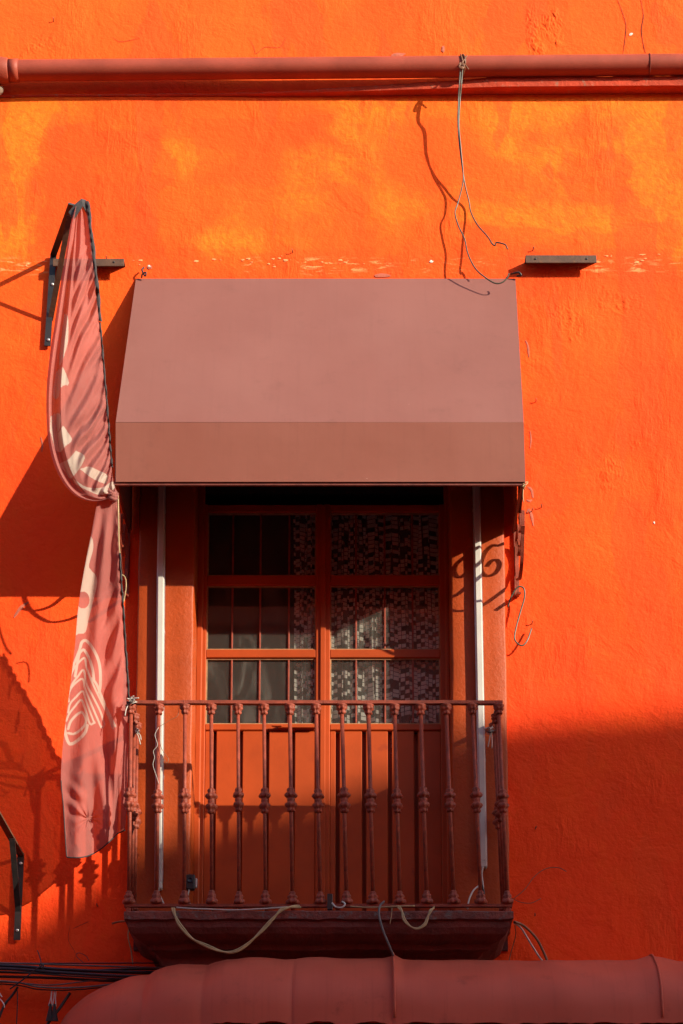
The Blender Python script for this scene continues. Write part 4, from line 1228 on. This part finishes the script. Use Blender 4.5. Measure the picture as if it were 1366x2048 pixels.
for px in np.concatenate([np.linspace(104, 820, 190), np.linspace(826, 2400, 160)]):
    ty = np.interp(px, tpx, tpy) + 4
    f = min(1, max(0, (px - 104) / 420.0))
    rad = CR * math.sqrt(max(0, 1 - (1 - f) ** 2)) if f < 1 else CR
    rad = max(rad, .012)
    scal = 0
    for c0, w in ((302, 14), (421, 16), (598, 18), (785, 12), (1297, 16)):
        scal += math.exp(-((px - c0) / w) ** 2)
    zt_ = wz(ty, 0.0) - .012
    zb_ = min(zb_can, zt_ - .004)
    x = wx(px, 1990, .3)
    row = []
    K = 22
    sag = .010 * noise.noise(Vector((px / 90, 1, 3)))
    for k in range(K + 1):
        t = k / K * math.pi / 2
        d = rad * math.sin(t) ** .92
        zz = zb_ + (zt_ - zb_) * (math.cos(t) ** .80 + .035 * math.exp(-((k - 9) / 2.2) ** 2))
        bul = .010 * math.sin(2 * t) * noise.noise(Vector((px / 60, k * .2, 8)))
        if px < 785:
            for s0, s1 in ((90, 302), (302, 421), (421, 598), (598, 785)):
                if s0 <= px < s1: bul += (.020 if s1 < 700 else .010) * (math.sin(math.pi * (px - s0) / (s1 - s0)) ** .45 - .7) * math.sin(t) * min(1, f * 2)
        else:
            bul += .010 * scal * math.sin(2 * t)
        row.append((x + (-.02 * math.sin(t) if px < 700 else 0), -d - bul, zz + bul * .6))
    hemj = .012 * noise.noise(Vector((px / 45, 2, 1))) + .006 * noise.noise(Vector((px / 13, 2, 1)))
    row.append((row[-1][0], row[-1][1] - .002, zb_ - .022 * min(1, f * 3) - hemj))
    rows.append(row)
o = MB().grid(rows).build("canvas", M['canopy'], can)
sm = o.modifiers.new("thickness", 'SOLIDIFY'); sm.thickness = .005; sm.offset = -1
e = o.modifiers.new("crisp", 'EDGE_SPLIT'); e.split_angle = math.radians(50)
P = [(r[-1][0], r[-1][1] + .03, zb_can - .03) for r in rows[6::6]]
MB().tube(P, .014, 8).build("front_pipe", M['iron'], can)
for c0 in (785, 1297):
    i = int(np.argmin([abs(r[0][0] - wx(c0, 1990, .3)) for r in rows]))
    MB().tube([Vector(p) + Vector((0, -.004, .003)) for p in rows[i][1:-1]], .005, 6).build("rib_seam", M['canopy'], can)

# ------------------------------------------------------------------ bundle of utility cables at the lower left
cab = [((0, 1926), (140, 1930), (300, 1935), (440, 1937), .0042, 'grey', .16, "pale grey top cable of utility bundle at lower left"),
       ((0, 1931), (140, 1940), (300, 1945), (460, 1943), .0085, 'bluecable', .13, "thick dark blue cable just under pale top cable of bundle"),
       ((0, 1937), (120, 1945), (280, 1953), (460, 1952), .0075, 'bluecable', .15, "second thick dark cable in utility bundle"),
       ((0, 1944), (120, 1946), (260, 1938), (460, 1940), .0060, 'black', .12, "black cable crossing upward through middle of utility bundle"),
       ((0, 1943), (130, 1951), (260, 1958), (400, 1960), .0040, 'black', .15, "thin black cable in middle of utility bundle"),
       ((0, 1953), (110, 1956), (230, 1962), (380, 1962), .0065, 'black', .13, "black cable above sagging grey cable in utility bundle"),
       ((0, 1964), (100, 1970), (200, 1960), (340, 1958), .0032, 'grey', .14, "thin grey cable slanting up through low part of bundle"),
       ((0, 1962), (80, 1974), (170, 1974), (330, 1958), .0045, 'grey', .15, "sagging grey cable near bottom of utility bundle"),
       ((0, 1968), (80, 1979), (160, 1979), (300, 1966), .0030, 'black', .14, "lowest thin black cable sagging under the bundle"),
       ((-10, 1926), (400, 1926), (900, 1927), (1400, 1929), .0030, 'black', .10, "long thin black cable running level just above lower canopy")]
for a, b, c, e, r, mt, d, lab in cab:
    pts = [(-300, a[1] - 6, d), (*a, d), (*b, d + .01), (*c, d), (*e, d - .02), (e[0] + 160, e[1] + 4, d - .04)]
    wire("utility_cable", pts, r, mt, lab, "cable", "utility cables strung along the facade", 12)
wire("cable", [(36, 1974, .12), (25, 1990, .12), (8, 2012, .12), (-6, 2048, .12)], .0060, 'black', "black cable dropping away at far lower left corner")
wire("cable", [(34, 1975, .12), (35, 2000, .12), (33, 2050, .11), (32, 2080, .11)], .0026, 'black', "thin black cable hanging straight down at lower left")
wire("cable", [(140, 1986, .1), (118, 2018, .12), (104, 2036, .13), (90, 2055, .13)], .0070, 'black', "black cable along rounded left end of lower canopy")
wire("cable", [(170, 1928, .05), (155, 1915, .04), (153, 1908, .04), (160, 1906, .03), (172, 1912, .02), (178, 1921, .02)], .0016, 'black', "curled black wire springing from bundle under balcony")
wire("cable", [(88, 1940, .16), (79, 1932, .17), (82, 1925, .17), (79, 1912, .15), (75, 1901, .12)], .0026, 'black', "twisted black tie wire standing up from cable bundle")
wire("cable", [(20, 1978, .15), (45, 1960, .17), (70, 1940, .18), (86, 1930, .18), (86, 1937, .18)], .0034, 'black', "slanting black lashing wire across left part of cable bundle")
for i, (px, py, lab) in enumerate(((101, 2022, "left black cable clamp with wire bail at lower left"), (109, 2022, "right black cable clamp with wire bail beside canopy end"))):
    t = thing("cable_clamp", lab, "clamp", "cable clamps with wire bails")
    a = at(px, py - 14 + 0 * i, .14); b = at(px + (-2 if i == 0 else 0), py + 20, .14)
    rows = []
    for k in range(9):
        f = k / 8; c = a.lerp(b, f); w = .006 + .012 * f ** 1.3
        rows.append([c + Vector((-w, 0, 0)), c + Vector((-w * .6, -.008, 0)), c + Vector((w * .6, -.008, 0)), c + Vector((w, 0, 0)), c + Vector((w * .6, .008, 0)), c + Vector((-w * .6, .008, 0)), c + Vector((-w, 0, 0))])
    m = MB().grid(rows, False); m.build("wedge_body", M['black'], t)
    MB().tube(wire_pts([(px - 4, py - 10, .14), (px - 1 + 2 * (1 - i), py - 28, .14), (px + 1 + 2 * (1 - i) - 1, py - 41, .14), (px + 3, py - 40, .14), (px + 2, py - 26, .14), (px + 3, py - 9, .14)]), .0022, 6).build("wire_bail", M['zinc'], t)
wire("wire_bail", [(-6, 1978, .14), (0, 1988, .14), (4, 1994, .14)], .0024, 'zinc', "upper bright wire loop poking in at lower left frame edge", "wire")
wire("wire_bail", [(-6, 1994, .14), (2, 2000, .14), (8, 2009, .14), (9, 2015, .14)], .0024, 'zinc', "lower bright wire loop poking in at lower left frame edge", "wire")

# ------------------------------------------------------------------ houses across the street (behind the camera): they shade the foot of the facade
OD = 12.9
shadow = [(-60, 1870, 0), (0, 1882, 0), (123, 1822, 0), (242, 1762, 0), (381, 1688, SUR), (455, 1646, DOOR), (523, 1625, DOOR), (624, 1602, DOOR), (710, 1574, DOOR), (780, 1548, DOOR), (910, 1472, SUR), (1022, 1444, 0), (1120, 1436, 0), (1366, 1420, 0)]
prof = []
for px, py, d in shadow:
    W = at(px, py, d)
    prof.append((W.x + SA * (OD - d), W.z + SB * (OD - d)))
prof.sort()
x_first, x_last = prof[0][0], prof[-1][0]
poly = [(x_first - .02, prof[0][1] - 2.6)] + prof + [(x_last + 2, prof[-1][1] + .06), (x_last + 14, prof[-1][1] + .06)]
m = MB()
front = [(x_first - .02, 0)] + poly + [(x_last + 14, 0)]
n = len(front)
V = [(x, -OD, z) for x, z in front] + [(x, -OD - .5, z) for x, z in front]
m.add(V, [tuple(range(n)), tuple(range(2 * n - 1, n - 1, -1))] + [(i, (i + 1) % n, n + (i + 1) % n, n + i) for i in range(n)])
opp = thing("house_across_street", "terracotta house with sloping parapet across the street behind the camera", "house")
m.build("facade", M['terracotta'], opp)
MB().box(x_first + .2, x_last + 13.8, -OD - 9, -OD - .5, 0, prof[0][1] - 2.8).build("body", M['terracotta'], opp)
opp2 = thing("house_across_street", "ochre house straight across the street behind the camera", "house")
YO = -11.6
MB().box(-30, 34, YO - .8, YO, 0, 10.5).build("wall", M['ochre'], opp2)
MB().bbox(-30.1, 34.1, YO - .9, YO + .15, 10.5, 10.8, .03).build("cornice", M['ochre'], opp2)
for k in range(14):
    x = -18 + 3.6 * k
    for z in (.9, 5.0):
        w = MB().box(x, x + 1.2, YO + .03, YO - .05, z, z + 2.6).build("window", M['shutter'], opp2)
